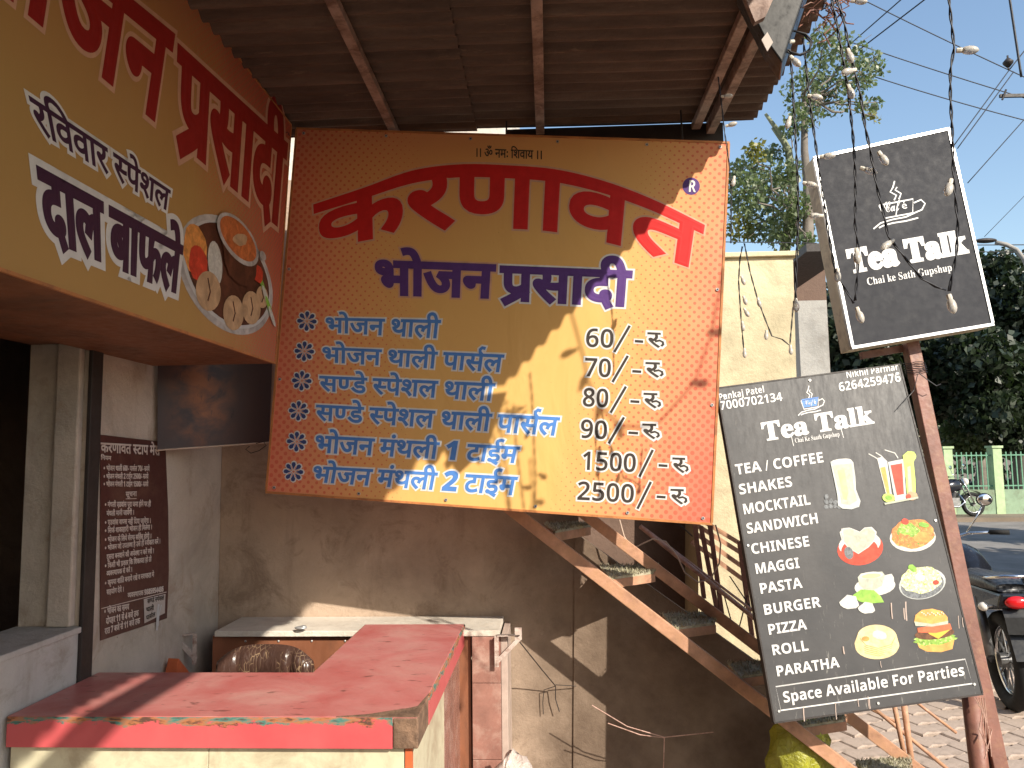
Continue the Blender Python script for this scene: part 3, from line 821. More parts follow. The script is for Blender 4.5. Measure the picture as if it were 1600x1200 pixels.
for cx, cy in ((480, 502), (476, 549), (472, 595), (467, 642), (464, 690), (459, 737)):
    gv = []; 
    pr = Print(mbd)
    for k in range(8):
        a = k * math.pi / 4 + 0.05
        def pt(t, r): return (cx + math.cos(a + t) * r, cy + math.sin(a + t) * r)
        pr.poly([pt(0, 1.0), pt(-0.30, 7), pt(-0.42, 12), pt(-0.25, 16), pt(0, 17.5), pt(0.25, 16), pt(0.42, 12), pt(0.30, 7)], INK['white'])
    for k in range(8):
        a = k * math.pi / 4 + 0.05
        pr.poly([pt(0, 3.5), pt(-0.22, 8), pt(-0.30, 11.5), pt(-0.17, 14.5), pt(0, 15.3), pt(0.17, 14.5), pt(0.30, 11.5), pt(0.22, 8)], INK['navy'])
    pr.build('printed_flower', ms)
prices = [('60', (914, 541), (959, 543), 960, 984, 509, 550, 992, 1005, 533, 1010, 1038, 519.5, 544),
          ('70', (912.5, 587), (955, 589), 957, 981, 556, 597, 988, 1002, 580, 1007, 1037, 566, 592),
          ('80', (909.5, 634), (951, 636), 954, 978, 604, 645, 985, 999, 627, 1004, 1033, 614, 639),
          ('90', (906, 683), (949, 686), 951, 975, 652, 693, 982, 997, 676, 1002, 1031, 662, 688),
          ('1500', (908, 733), (994, 737), 999, 1020, 703, 745, 1029, 1043, 727, 1049, 1076, 715, 741),
          ('2500', (901, 780), (991, 785), 996, 1017, 753, 795, 1026, 1040, 776, 1046, 1074, 764, 790)]
upm = (0.045, -0.999)
for s, a, b, x0, x1, y0, y1, dx0, dx1, dy, rx0, rx1, ry0, ry1 in prices:
    gl, tot = latin_run(''.join(chr(0x1D7E2 + ord(q) - 48) for q in s), 0.02)
    H = 26; tl = (a[0] + upm[0] * H, a[1] - H); tr = (b[0] + upm[0] * H, b[1] - H)
    Aq, Bq, Dq = mbd.at(*a), mbd.at(*b), mbd.at(*tl); asp = ((Bq - Aq).length / tot) / ((Dq - Aq).length / 0.68)
    emit(gl, tot, 0.68, mbd.quad(a, b, tr, tl), INK['black'], outline=INK['white'], bold=0.020, ow=0.070, parent=ms, asp=asp, name='lettering')
    pr = Print(mbd); pr.line([(x0 - 0.5, y1 + 2), (x1 + 0.5, y0 - 2)], 8, INK['white']); pr.line([(dx0 - 2, dy), (dx1 + 2, dy + 1)], 8, INK['white'])
    pr.line([(x0, y1), (x1, y0)], 4, INK['black']); pr.line([(dx0, dy), (dx1, dy + 1)], 4, INK['black']); pr.build('lettering', ms)
    dtext(mbd, 'रु', (rx0 + 1, ry0 + 22.5), (rx1, ry0 + 24), (rx1 - 1, ry0 + 1), (rx0 + 2, ry0), INK['black'], ms, outline=INK['white'], bold=0.012, ow=0.09)
pr = Print(mbd); pr.poly(ell(1080, 291, 13.5, 13.5), INK['purple']); pr.build('registered_mark_disc', ms)
ltext(mbd, sansb('R'), (1074.5, 300), (1087, 300.5), upm, 18, INK['white'], ms, h0=0.0016)

# ================================================================ LEFT SIGN BOX
XS = P(455, 195, 3.15).x
lb = Board((-200, -647), (455, 195), (-272, 330), (430, 568), 1.2, 3.15, 1.2)
ls = thing('shop_sign_box', 'deep orange box sign with red and purple lettering running along the stall front', 'signboard', lb.bl)
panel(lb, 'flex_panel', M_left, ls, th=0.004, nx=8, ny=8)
bk = Vector((-0.50, 0, 0))
q = MB(); off = -lb.n * 0.0055
q.prism([lb.bl + off, lb.br + off, lb.tr + off, lb.tl + off], [lb.bl + off + bk, lb.br + off + bk, lb.tr + off + bk, lb.tl + off + bk]); q.build('sign_body', M_soffit, ls)
rim(lb, 'frame', M_rimo, ls, 0.006, 0.003, 0.006)
M_whiteline = INK['rim']
dtext(lb, 'भोजन', (-118, -120), (249, 189), (268, 57), (-100, -243), INK['red2'], ls, outline=INK['rim'], bold=0.036, ow=0.035)
dtext(lb, 'प्रसादी', (276, 212), (436, 350), (446, 228), (281, 78), INK['red2'], ls, outline=INK['rim'], bold=0.036, ow=0.035)
dtext(lb, 'रविवार स्पेशल', (57, 203), (261, 329), (265, 298), (45, 151), INK['maroon'], ls, outline=INK['white'], bold=0.022, ow=0.085)
dtext(lb, 'दाल बाफले', (71, 369), (276, 456), (283, 386), (60, 265), INK['maroon'], ls, outline=INK['white'], bold=0.034, ow=0.075)
pr = Print(lb); pr.line([(446, 208), (449, 206), (452, 212)], 1.5, INK['maroon']); pr.build('registered_mark', ls)
# printed thali plate, drawn in the sign's own plane
def food(name, c, var=0.5, scale=40, spots=None, rough=0.5):
    g = NG(name); n = g.noise(g.obj(), scale, 5, 0.65, 0.6)
    st = [(0.3, tuple(q * (1 - var) for q in c)), (0.52, c), (0.72, tuple(min(1, q * (1 + var)) for q in c))]
    k = g.ramp(n, st)
    if spots:
        for i, sp in enumerate(spots): k = g.mix(g.mapr(g.noise(g.scalev(g.obj(), (1, 1, 1), (3.1 * i + 2, 0, 0)), scale * 1.3, 2), 0.56, 0.62), k, sp)
    g.base(k); g.rough(rough); g.spec(0.3); return g.m
FD = {
    'steel': food('print_steel', (0.46, 0.43, 0.42), 0.4, 12), 'dark': food('print_dark', (0.10, 0.035, 0.02), 0.5, 14),
    'daal': food('print_daal', (0.55, 0.16, 0.05), 0.4, 30), 'bun': food('print_bafla', (0.52, 0.34, 0.20), 0.3, 16),
    'red': food('print_red', (0.62, 0.06, 0.03), 0.35, 25), 'orange': food('print_orange', (0.72, 0.30, 0.08), 0.4, 30),
    'green': food('print_green', (0.25, 0.48, 0.07), 0.35, 30), 'lime': food('print_lime', (0.50, 0.66, 0.14), 0.3, 25),
    'white': food('print_white', (0.58, 0.57, 0.53), 0.22, 60), 'milk': food('print_milk', (0.44, 0.45, 0.36), 0.22, 50),
    'noodle': food('print_noodles', (0.62, 0.60, 0.36), 0.35, 90, [(0.30, 0.42, 0.10), (0.75, 0.75, 0.60)]),
    'curry': food('print_curry', (0.62, 0.20, 0.06), 0.4, 60, [(0.16, 0.28, 0.05), (0.70, 0.35, 0.10)]),
    'roti': food('print_paratha', (0.68, 0.55, 0.30), 0.3, 28), 'bunb': food('print_burger_bun', (0.66, 0.34, 0.09), 0.35, 22),
    'patty': food('print_patty', (0.13, 0.055, 0.025), 0.5, 60), 'cheese': food('print_cheese', (0.85, 0.45, 0.06), 0.15, 12),
    'lettuce': food('print_lettuce', (0.25, 0.42, 0.07), 0.5, 70, [(0.50, 0.60, 0.20)]), 'tomato': food('print_tomato', (0.66, 0.14, 0.06), 0.3, 30),
    'beans': food('print_beans', (0.16, 0.17, 0.18), 0.6, 80), 'glass': food('print_glass', (0.50, 0.52, 0.50), 0.2, 20),
    'tea': food('print_tea', (0.52, 0.50, 0.26), 0.2, 16),
}
ca = lb.at(361, 433)
eu = Vector((0, 1, 0)); ev = Vector((0, 0, 1))
eu = (eu - lb.n * eu.dot(lb.n)).normalized()
def lp(u, v, h): return ca + eu * u + ev * v + lb.n * h
class PrintUV(Print):
    def poly(s, pts, m):
        s.mb.add([lp(x, y, s.h) for x, y in pts], [tuple(range(len(pts)))], s.idx(m)); s.h += 0.0003
    def line(s, pts, wd, m):
        V, Fc, _, _ = strokeg(pts, wd); s.mb.add([lp(x, y, s.h) for x, y in V], Fc, s.idx(m)); s.h += 0.0003
pr = PrintUV(lb)
RU, RV = 0.355, 0.20
pr.poly(ell(0, 0, RU, RV, 44), FD['steel']); pr.poly(ell(0.004, 0.003, RU * 0.93, RV * 0.90, 44), INK['grey'])
pr.poly(ell(0.006, 0.006, RU * 0.88, RV * 0.85, 44), FD['dark'])
pr.poly(ell(-0.25, 0.03, 0.075, 0.085, 18, 0, 0.06), FD['orange']); pr.poly(ell(-0.23, -0.01, 0.06, 0.06, 18, 0, 0.06), FD['red'])
pr.poly(ell(-0.12, 0.02, 0.05, 0.075, 18, 0.2), FD['white'])
for bx, by, br in ((-0.16, -0.085, 0.085), (0.02, -0.125, 0.08), (0.16, -0.08, 0.08), (0.25, -0.02, 0.055)):
    pr.poly(ell(bx, by, br, br * 0.78, 20, 0.3), FD['bun']); pr.line([(bx - br * .1, by + br * .5), (bx + .01, by), (bx - .005, by - br * .4)], 0.008, FD['dark'])
for k in range(5): pr.poly(ell(0.22 + 0.03 * k, 0.06 - 0.035 * k, 0.05, 0.014, 10, -0.8), FD['green'] if k % 2 else FD['white'])
pr.poly(ell(0.20, 0.06, 0.05, 0.035, 12, 0, 0.1), FD['red'])
pr.poly(ell(0.06, 0.07, 0.13, 0.085, 26), FD['dark']); pr.poly([(-0.10, 0.13), (0.20, 0.10), (0.13, -0.01), (-0.03, 0.0)], FD['dark'])
pr.poly(ell(0.04, 0.145, 0.165, 0.078, 30, -0.12), FD['steel']); pr.poly(ell(0.04, 0.148, 0.145, 0.064, 30, -0.12), FD['daal'])
pr.poly(ell(0.05, 0.15, 0.06, 0.022, 14, 0.3, 0.1), FD['bun']); pr.poly(ell(0.24, 0.14, 0.03, 0.018, 12), FD['steel'])
pr.build('printed_thali', ls)

# ================================================================ NOTICE POSTER on the side wall
def xpl(px, py, h=0.0): 
    p = PX(px, py, XL + 0.004 + h); return p
class XBoard(Board):
    def __init__(s, x):
        s.o = Vector((x, 0, 0)); s.n = Vector((1, 0, 0))
nb = XBoard(XL + 0.0045)
nt_ = thing('notice_poster', 'tall maroon notice with small white Hindi lines pasted on the whitewashed pillar', 'poster', nb.at(158, 1000))
cs = [(157, 1001), (261, 966), (264, 890), (263, 800), (259, 703), (250, 690), (157, 679)]
V = [nb.at(*p) for p in cs]; V2 = [v - Vector((0.002, 0, 0)) for v in V]
mb = MB(); mb.prism(V2, V); mb.build('paper_sheet', M_notice, nt_)
def nline(s, x0, y0, x1, y1, hh, bold=0.02, mat='pale'):
    dtext(nb, s, (x0, y0), (x1, y1), (x1, y1 - hh * 0.98), (x0, y0 - hh), INK[mat], nt_, bold=bold)
nline('करणावत स्टाप मेस', 157, 706, 249, 711, 14, 0.03)
nline('नियम', 157, 718, 173, 719, 6, 0.03)
ln = [('* भोजन थाली 60/- पार्सल 70/- रुपये', 161, 735, 233, 736), ('* भोजन मंथली 2 टाईम 2500/- रुपये', 161, 748, 231, 748), ('* भोजन मंथली 1 टाईम 1500/- रुपये', 161, 760, 231, 760),
      ('सूचना', 196, 776, 213, 775),
      ('* मंथली एडवांस पूरा जमा होने पर ही', 163, 792, 235, 791), ('मंथली मानी जावेगी ।', 166, 806, 209, 804), ('* एडवांस वापस नहीं दिया जावेगा ।', 163, 820, 235, 817),
      ('* सिर्फ शाकाहारी भोजन ही मिलेगा ।', 163, 833, 237, 827), ('* भोजन के लिये सेल्फ सर्विस होगी ।', 163, 847, 236, 841), ('* भोजन जो उपलब्ध है उसे ही स्वीकार करें ।', 163, 860, 250, 849),
      ('दूसरा बनवाने की अपेक्षा न करें रखे ।', 166, 874, 240, 864), ('* किसी भी प्रकार कि शिकायत हो तो', 163, 888, 236, 877), ('व्यवस्थापक से करें ।', 166, 900, 206, 893),
      ('* कृपया शांति बनाये रखे व स्वच्छता मे', 163, 915, 240, 901), ('सहयोग देवे ।', 166, 929, 193, 924), ('व्यवस्थापक 9885954486', 199, 934, 255, 924),
      ('* भोजन का समय', 162, 960, 201, 952), ('दोपहर 11 से 4 बजे तक', 165, 975, 216, 962), ('रात 7 बजे से 11 बजे तक', 163, 991, 218, 974)]
for s, x0, y0, x1, y1 in ln: nline(s, x0, y0, x1, y1, 7.2 if y0 < 945 else 8.5, 0.03)
pr = Print(nb); pr.line([(158, 951), (260, 925)], 1.2, INK['pale']); pr.build('printed_rule', nt_); pr = Print(nb); pr.line([(196, 779.5), (213, 779)], 1, INK['pale']); pr.build('printed_rule', nt_)
pr = Print(nb, 0.0016); pr.poly([(225, 974), (257, 958), (258, 928), (224, 936)], M_paper); pl = pr.build('pasted_slip', nt_)
for s, x0, y0, x1, y1 in (('सण्डे स्पेशल', 229, 943, 255, 937), ('थाली', 227, 956, 239, 953), ('पार्सल', 227, 969, 241, 963)):
    dtext(nb, s, (x0, y0), (x1, y1), (x1, y1 - 6.5), (x0, y0 - 6.5), INK['black'], nt_, bold=0.02, h0=0.003)
pr = Print(nb, 0.0030); pr.line([(247, 944), (245, 962), (244, 985)], 3, INK['grey']); pr.line([(251, 945), (247, 962), (246, 978)], 1.5, INK['grey']); pr.build('torn_tape', nt_)

# dark photo banner behind the corner of the two signs
M_flame = food('print_flame', (0.34, 0.13, 0.03), 0.7, 7)
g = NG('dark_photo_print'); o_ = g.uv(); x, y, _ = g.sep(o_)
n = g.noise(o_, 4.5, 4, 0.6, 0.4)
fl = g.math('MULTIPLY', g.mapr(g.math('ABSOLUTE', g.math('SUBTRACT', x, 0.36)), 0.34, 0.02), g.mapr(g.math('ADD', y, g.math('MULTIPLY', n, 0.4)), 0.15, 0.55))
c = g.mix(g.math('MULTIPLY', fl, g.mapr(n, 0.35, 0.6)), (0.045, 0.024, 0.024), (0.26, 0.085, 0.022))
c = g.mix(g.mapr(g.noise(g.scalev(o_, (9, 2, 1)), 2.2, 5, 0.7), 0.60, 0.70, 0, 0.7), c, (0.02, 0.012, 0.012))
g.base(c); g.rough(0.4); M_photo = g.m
pa = PX(246, 562, XL + 0.02); pb = P(425, 572, 3.42); pc = P(420, 690, 3.42); pd = PX(246, 702, XL + 0.02)
pk = thing('photo_banner', 'dark printed banner with an orange glow hanging below the corner of the two signs', 'banner', pd)
V = [pd, pc, pb + Vector((0, 0, .05)), pa + Vector((0, 0, 0.05))]; V2 = [v + Vector((0, 0.006, 0)) for v in V]
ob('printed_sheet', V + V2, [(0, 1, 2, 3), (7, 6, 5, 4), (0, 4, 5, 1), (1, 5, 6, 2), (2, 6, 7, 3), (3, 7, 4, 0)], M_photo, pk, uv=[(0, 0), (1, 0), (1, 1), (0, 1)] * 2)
q = MB(); q.tube([pd - Vector((0, 0, .004)), pc - Vector((0, 0, .004))], 0.003, 6); q.build('bottom_wire', M_cable, pk)
q = MB()
q.tube([P(x, y, 3.36) for x, y in ((400, 693), (412, 690), (416, 696), (405, 704), (392, 708), (384, 702), (390, 697))], 0.002, 6); q.build('wire_tail', M_dark, pk)

# ================================================================ COUNTER
ZC = 0.86; TH = 0.088
cx0 = XL + 0.015; cxr = PZ(650, 1128, ZC).x; cy0 = PZ(300, 1120, ZC).y; cy1 = PZ(400, 1050, ZC).y; cy2 = PZ(665, 975, ZC).y
cxl = PZ(488, 1050, ZC).x
ct = thing('reception_counter', 'L-shaped counter with a worn red laminate top and cream sides in the sun', 'counter', ((cx0 + cxr) / 2, cy0, 0))
def slab_L(z0, z1, e=0.0):
    pts = [(cx0, cy0 + e), (cxr - e, cy0 + e), (cxr - e, cy2 - e), (cxl + e, cy2 - e), (cxl + e, cy1 - e), (cx0, cy1 - e)]
    return [Vector((x, y, z0)) for x, y in pts], [Vector((x, y, z1)) for x, y in pts]
mb = MB(); A, B = slab_L(ZC - 0.018, ZC, 0.004); mb.prism(A, B); mb.build('laminate_top', M_lam, ct, bevel=0.002)
def edge(a, b, name='edge_board', m=M_edge, t=0.016, z0=ZC - TH, z1=ZC - 0.002):
    a = Vector(a); b = Vector(b); d = (b - a).normalized(); n_ = Vector((d.y, -d.x))
    q = [a, b, b - n_ * t, a - n_ * t]; mb = MB()
    mb.prism([Vector((p.x, p.y, z0)) for p in q], [Vector((p.x, p.y, z1)) for p in q]); return mb.build(name, m, ct, bevel=0.0015)
edge((cx0, cy0), (cxr - 0.075, cy0)); edge((cxr, cy0 + 0.20), (cxr, cy2))
edge((cxr, cy2), (cxl, cy2)); edge((cxl, cy2), (cxl, cy1 + 0.017)); edge((cxl, cy1), (cx0, cy1))
# the corner where the laminate has come off and bare board shows
mb = MB(); zb = ZC - TH
cpts = [(cxr - 0.0735, cy0 + 0.001), (cxr - 0.001, cy0 + 0.001), (cxr - 0.001, cy0 + 0.1985), (cxr - 0.018, cy0 + 0.1985), (cxr - 0.018, cy0 + 0.018), (cxr - 0.0735, cy0 + 0.018)]
mb.prism([Vector((x, y, zb)) for x, y in cpts], [Vector((x, y, ZC - 0.003)) for x, y in cpts]); mb.build('bare_corner', M_particle, ct, bevel=0.004)
rr = random.Random(5); pts = []
cp_ = [(cxr - 0.24, cy0 + 0.004), (cxr - 0.003, cy0 + 0.003), (cxr - 0.003, cy0 + 0.23), (cxr - 0.012, cy0 + 0.16), (cxr - 0.018, cy0 + 0.10), (cxr - 0.035, cy0 + 0.085), (cxr - 0.06, cy0 + 0.07), (cxr - 0.095, cy0 + 0.055), (cxr - 0.15, cy0 + 0.025)]
mb = MB(); mb.prism([Vector((x, y, ZC - 0.001)) for x, y in cp_], [Vector((x, y, ZC + 0.0012)) for x, y in cp_]); mb.build('bare_patch', M_particle, ct)
# cream body panels
def cpanel(a, b, name, m, z0=0.0, z1=ZC - TH - 0.002, t=0.018):
    a = Vector(a); b = Vector(b); d = (b - a).normalized(); n_ = Vector((d.y, -d.x)); q = [a, b, b - n_ * t, a - n_ * t]
    mb = MB(); mb.prism([Vector((p.x, p.y, z0)) for p in q], [Vector((p.x, p.y, z1)) for p in q]); return mb.build(name, m, ct, bevel=0.001)
e = 0.022
wdt = (cxr - e - cx0) / 2
for i in range(2): cpanel((cx0 + wdt * i + 0.001, cy0 + e), (cx0 + wdt * (i + 1) - 0.022 * (i == 1) - 0.001, cy0 + e), 'front_panel', M_cream2)
cpanel((cxr - e - 0.02, cy0 + e - 0.003), (cxr - e + 0.001, cy0 + e - 0.003), 'corner_strip', M_orange)
cpanel((cxr - e, cy0 + e + 0.02), (cxr - e, cy0 + 0.70), 'side_panel', M_cream2)
cpanel((cxr - e, cy0 + 0.702), (cxr - e, cy2 - e), 'side_panel', M_tile)
cpanel((cx0, cy0 + e + 0.0001), (cx0 + 0.001, cy0 + e + 0.0001), 'end_strip', M_particle)
mb = MB(); mb.box((cx0 + 0.01, cy1 - 0.04, 0), (cxl + 0.03, cy1 - 0.022, ZC - TH - 0.003)); mb.build('inner_panel', M_ply, ct)
mb = MB(); mb.box((cxl + 0.022, cy1 - 0.02, 0), (cxl + 0.04, cy2 - 0.02, ZC - TH - 0.003)); mb.build('inner_panel', M_ply, ct)
# support block near the wall, seen at the left end
# ---------------------------------------------------------------- rear cabinet with white slab
yF = PZ(450, 986, 0.845).y; sx1 = PZ(782, 980, 0.845).x
cbn = thing('rear_cabinet', 'white slab on a brown cabinet standing against the rear wall behind the counter', 'cabinet', (-0.9, yF, 0))
mb = MB(); mb.box((PX(285, 986, XL).x + 0.12, yF, 0.82), (sx1, YB - 0.003, 0.845)); mb.build('stone_slab', M_slab, cbn, bevel=0.003)
mb = MB(); mb.box((XL + 0.10, yF + 0.03, 0), (-0.36, yF + 0.048, 0.818)); mb.build('front_board', M_ply, cbn)
for k in range(7):
    x = XL + 0.25 + k * 0.15; q = MB(); q.ball((x, yF + 0.028, 0.795), 0.005, (1, 0.6, 1), 8, 6); q.build('screw', M_alu, cbn, smooth=True)
px0, px1 = P(738, 1100, yF).x, P(783, 1100, yF).x
for z0, z1 in ((0, 0.30), (0.302, 0.62), (0.622, 0.818)):
    mb = MB(); mb.box((px0, yF + 0.002, z0), (px1, yF + 0.02, z1)); mb.build('tile', M_tile, cbn, bevel=0.002)
mb = MB(); mb.box((px1 + 0.001, yF + 0.004, 0), (px1 + 0.03, YB - 0.01, 0.818)); mb.build('side_board', M_tileg, cbn, bevel=0.003)
def bracket(a, b, c, lab):
    br = thing('shelf_bracket', lab, 'bracket', a); 
    q = MB(); q.beam(a, b, 0.004, 0.028, (0, 1, 0)); q.beam(a, b, 0.028, 0.004, (0, 0, 1)); q.build('top_arm', M_bracket, br)
    q = MB(); q.beam(b + Vector((-0.006, 0, 0.03)), b + Vector((-0.006, 0, -0.02)), 0.03, 0.012, (0, 1, 0)); q.build('end_tab', M_bracket, br)
    q = MB(); q.beam(b + Vector((0, -.004, -0.012)), c, 0.018, 0.014, (0, 1, 0)); q.build('brace', M_bracket, br)
    q = MB(); q.beam(a + Vector((0, -.008, 0)), Vector((a.x, c.y - .008, c.z - 0.02)), 0.018, 0.005, (0, 1, 0)); q.build('wall_arm', M_bracket, br)
bracket(P(776, 993, yF - 0.02), P(812, 992, yF - 0.02), P(776, 1034, yF - 0.02), 'pale angle bracket sticking out beyond the end of the white slab')
bracket(P(306, 990, yF - 0.03), P(277, 993, yF - 0.05), P(306, 1030, yF - 0.03), 'rusty angle bracket by the corner below the notice')
q = MB(); a = P(470, 981, yF - 0.01); q.ball(a, 0.022, (1.3, 0.8, 0.35), 12, 8); q.ball(a + Vector((0.012, 0, 0.006)), 0.014, (1, 1, 0.4), 10, 6)
tag(q.build('crumpled_wrapper', M_alu, None, True), 'small crumpled silvery wrapper on the front edge of the white slab', 'wrapper')
mb = MB(); mb.prism([PX(258, 1052, XL + 0.02), PX(282, 1052, XL + 0.02) , PX(263, 1028, XL + 0.02)], [p + Vector((0.05, -0.01, 0)) for p in (PX(258, 1052, XL + 0.02), PX(282, 1052, XL + 0.02), PX(263, 1028, XL + 0.02))])
tag(mb.build('plastic_flap', M_orange, None, bevel=0.002), 'bit of orange plastic poking up behind the red counter near the pillar', 'plastic')

# ---------------------------------------------------------------- chair behind the counter
yc_ = 3.02
chx = (P(345, 1030, yc_).x + P(492, 1030, yc_).x) / 2; chw = (P(492, 1045, yc_).x - P(343, 1045, yc_).x); ztop = P(418, 1008, yc_).z
ch = thing('office_chair', 'worn brown cracked leather chair with its padded back just above the counter', 'chair', (chx, yc_ - 0.2, 0))
def padback():
    V = []; nx, nz = 30, 22; zb = 0.42
    uvs = []
    for s in (0, 1):
        for j in range(nz + 1):
            v = j / nz
            for i in range(nx + 1):
                u = i / nx * 2 - 1
                wv = chw / 2 * (1.12 if v < 0.6 else 1.12 - 0.12 * (v - 0.6) / 0.4)
                top = ztop + 0.004 - (0.06 * abs(u) ** 3.6)
                z = zb + (top - zb) * v; x = chx + u * wv
                ed = min(1, (1 - abs(u)) * 4.5, (1 - v) * 7 + 0.0, v * 7)
                bul = math.sqrt(max(0, 1 - (1 - ed) ** 2))
                seam = 0.022 * (math.exp(-((abs(u) - 0.52) / 0.035) ** 2) + 0.6 * math.exp(-((v - 0.93) / 0.02) ** 2))
                y = yc_ + (-(0.055 * bul - seam * bul) if s == 0 else 0.045 * bul) + 0.10 * (v - 1) * -0.5 + 0.03 * u * u * -1
                V.append((x, y, z))
    k = (nx + 1) * (nz + 1); W = nx + 1
    Fc = [(j * W + i, j * W + i + 1, (j + 1) * W + i + 1, (j + 1) * W + i) for j in range(nz) for i in range(nx)]
    Fc += [(k + (j + 1) * W + i, k + (j + 1) * W + i + 1, k + j * W + i + 1, k + j * W + i) for j in range(nz) for i in range(nx)]
    return V, Fc
V, Fc = padback(); ob('backrest', V, Fc, M_leather, ch, smooth=True)
q = MB(); q.ball((chx, yc_ - 0.27, 0.42), 0.25, (1, 1, 0.24), 24, 12); q.build('seat', M_leather, ch, smooth=True)
q = MB(); q.tube([(chx, yc_ - 0.25, 0.09), (chx, yc_ - 0.25, 0.37)], 0.03, 12); q.build('column', M_black, ch, smooth=True)
for k in range(5):
    a = k * 2 * math.pi / 5 + 0.3; q = MB(); e_ = Vector((chx + 0.24 * math.cos(a), yc_ - 0.25 + 0.24 * math.sin(a), 0.06))
    q.beam((chx, yc_ - 0.25, 0.11), e_, 0.04, 0.03); q.build('leg', M_black, ch)
    q = MB(); q.ball(e_ - Vector((0, 0, 0.025)), 0.025, (1, 1, 1), 10, 8); q.build('castor', M_black, ch, smooth=True)
for s in (-1, 1):
    q = MB(); q.tube([(chx + s * 0.22, yc_ - 0.1, 0.42), (chx + s * 0.25, yc_ - 0.1, 0.60), (chx + s * 0.25, yc_ - 0.34, 0.60), (chx + s * 0.22, yc_ - 0.34, 0.42)], 0.014, 8); q.build('armrest', M_black, ch, smooth=True)
# white plastic bag on the floor beside the cabinet
q = MB(); b0 = P(802, 1190, 3.28); rr = random.Random(2)
V = []; nu, nv = 20, 12
for j in range(nv + 1):
    for i in range(nu):
        th = math.pi * j / nv; ph = 2 * math.pi * i / nu; k = 1 + 0.12 * math.sin(3 * ph + j) + rr.uniform(-.06, .06)
        V.append((b0.x + 0.10 * k * math.sin(th) * math.cos(ph), b0.y + 0.08 * k * math.sin(th) * math.sin(ph), max(0.014, 0.20 + 0.18 * k * math.cos(th))))
Fc = [(j * nu + i, (j + 1) * nu + i, (j + 1) * nu + (i + 1) % nu, j * nu + (i + 1) % nu) for j in range(nv) for i in range(nu)]
tag(ob('plastic_bag', V, Fc, M_bagw, None, smooth=True), 'crumpled whitish bag on the floor at the foot of the pink tiles', 'bag')

# ================================================================ STAIRCASE
st = thing('metal_staircase', 'narrow rusty steel staircase with turf covered treads rising behind the price board', 'staircase', P(1330, 1200, 3.3))
D1, D2 = 3.34, 3.56
n0, n1 = P(790, 789, D1), P(1430, 1283, D1)
f0, f1 = P(905, 797, D2), P(1520, 1268, D2)
q = MB(); q.beam(n0, n1, 0.035, 0.052, (0, 0, 1)); q.build('stringer', M_rust, st, bevel=0.003)
q = MB(); q.beam(f0, f1, 0.035, 0.050, (0, 0, 1)); q.build('stringer', M_rust, st, bevel=0.003)
rr = random.Random(21)
treads = [((866, 834), (922, 824), 15), ((952, 907), (1023, 897), 20), ((1050, 986), (1118, 977), 22), ((1152, 1062), (1224, 1052), 22), ((1250, 1139), (1322, 1128), 24), ((1352, 1218), (1424, 1206), 24), ((800, 779), (858, 771), 12)]
for (ax, ay), (bx, by), dp in treads:
    a = P(ax, ay, D1 + 0.01); zz = a.z; b = PZ(bx, by, zz); d = (b - a).normalized()
    b2 = PZ(bx - 2, by - dp * 0.80, zz); a2 = PZ(ax - 15, ay - dp * 1.05, zz)
    for p_ in (a2, b2): p_.y = min(p_.y, 3.72)
    back = a2 - a; tz = Vector((0, 0, 0.006))
    q = MB(); q.prism([a - tz, b - tz, b2 - tz, a2 - tz], [a, b, b2, a2]); tr = q.build('tread', M_rust, st)
    q = MB(); q.beam(a - Vector((0, 0, 0.016)), b - Vector((0, 0, 0.016)), 0.006, 0.036, (0, 0, 1)); q.build('nosing', M_rust, st)
    # turf mat made of blades on a backing
    q = MB(); t1 = Vector((0, 0, 0.002)); t2 = Vector((0, 0, 0.012))
    q.prism([a + t1 + d * .01, b + t1 - d * .01, b2 + t1, a2 + t1], [a + t2 + d * .01, b + t2 - d * .01, b2 + t2, a2 + t2])
    for _ in range(900):
        u, v = rr.uniform(-0.03, 1.03), rr.uniform(-0.05, 1.05); p = (a * (1 - u) + b * u) * (1 - v) + (a2 * (1 - u) + b2 * u) * v + t2
        h = rr.uniform(0.006, 0.017); l = Vector((rr.uniform(-.012, .012), rr.uniform(-.012, .012), h)); w_ = Vector((rr.uniform(-.003, .003), rr.uniform(-.003, .003), 0))
        q.add([p - w_, p + w_, p + l], [(0, 1, 2)])
    tm = q.build('turf_mat', M_grass, tr); tm['kind'] = 'stuff'
# added panel below the flight, its dark colour stands in for shade
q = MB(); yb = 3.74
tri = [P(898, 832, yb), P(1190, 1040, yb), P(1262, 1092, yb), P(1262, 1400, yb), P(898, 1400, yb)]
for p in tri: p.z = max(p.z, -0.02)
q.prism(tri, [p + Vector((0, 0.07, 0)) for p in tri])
tag(q.build('understair_shade_panel', M_rear, None), 'added triangular panel coloured dark for the shade under the staircase', 'wall')
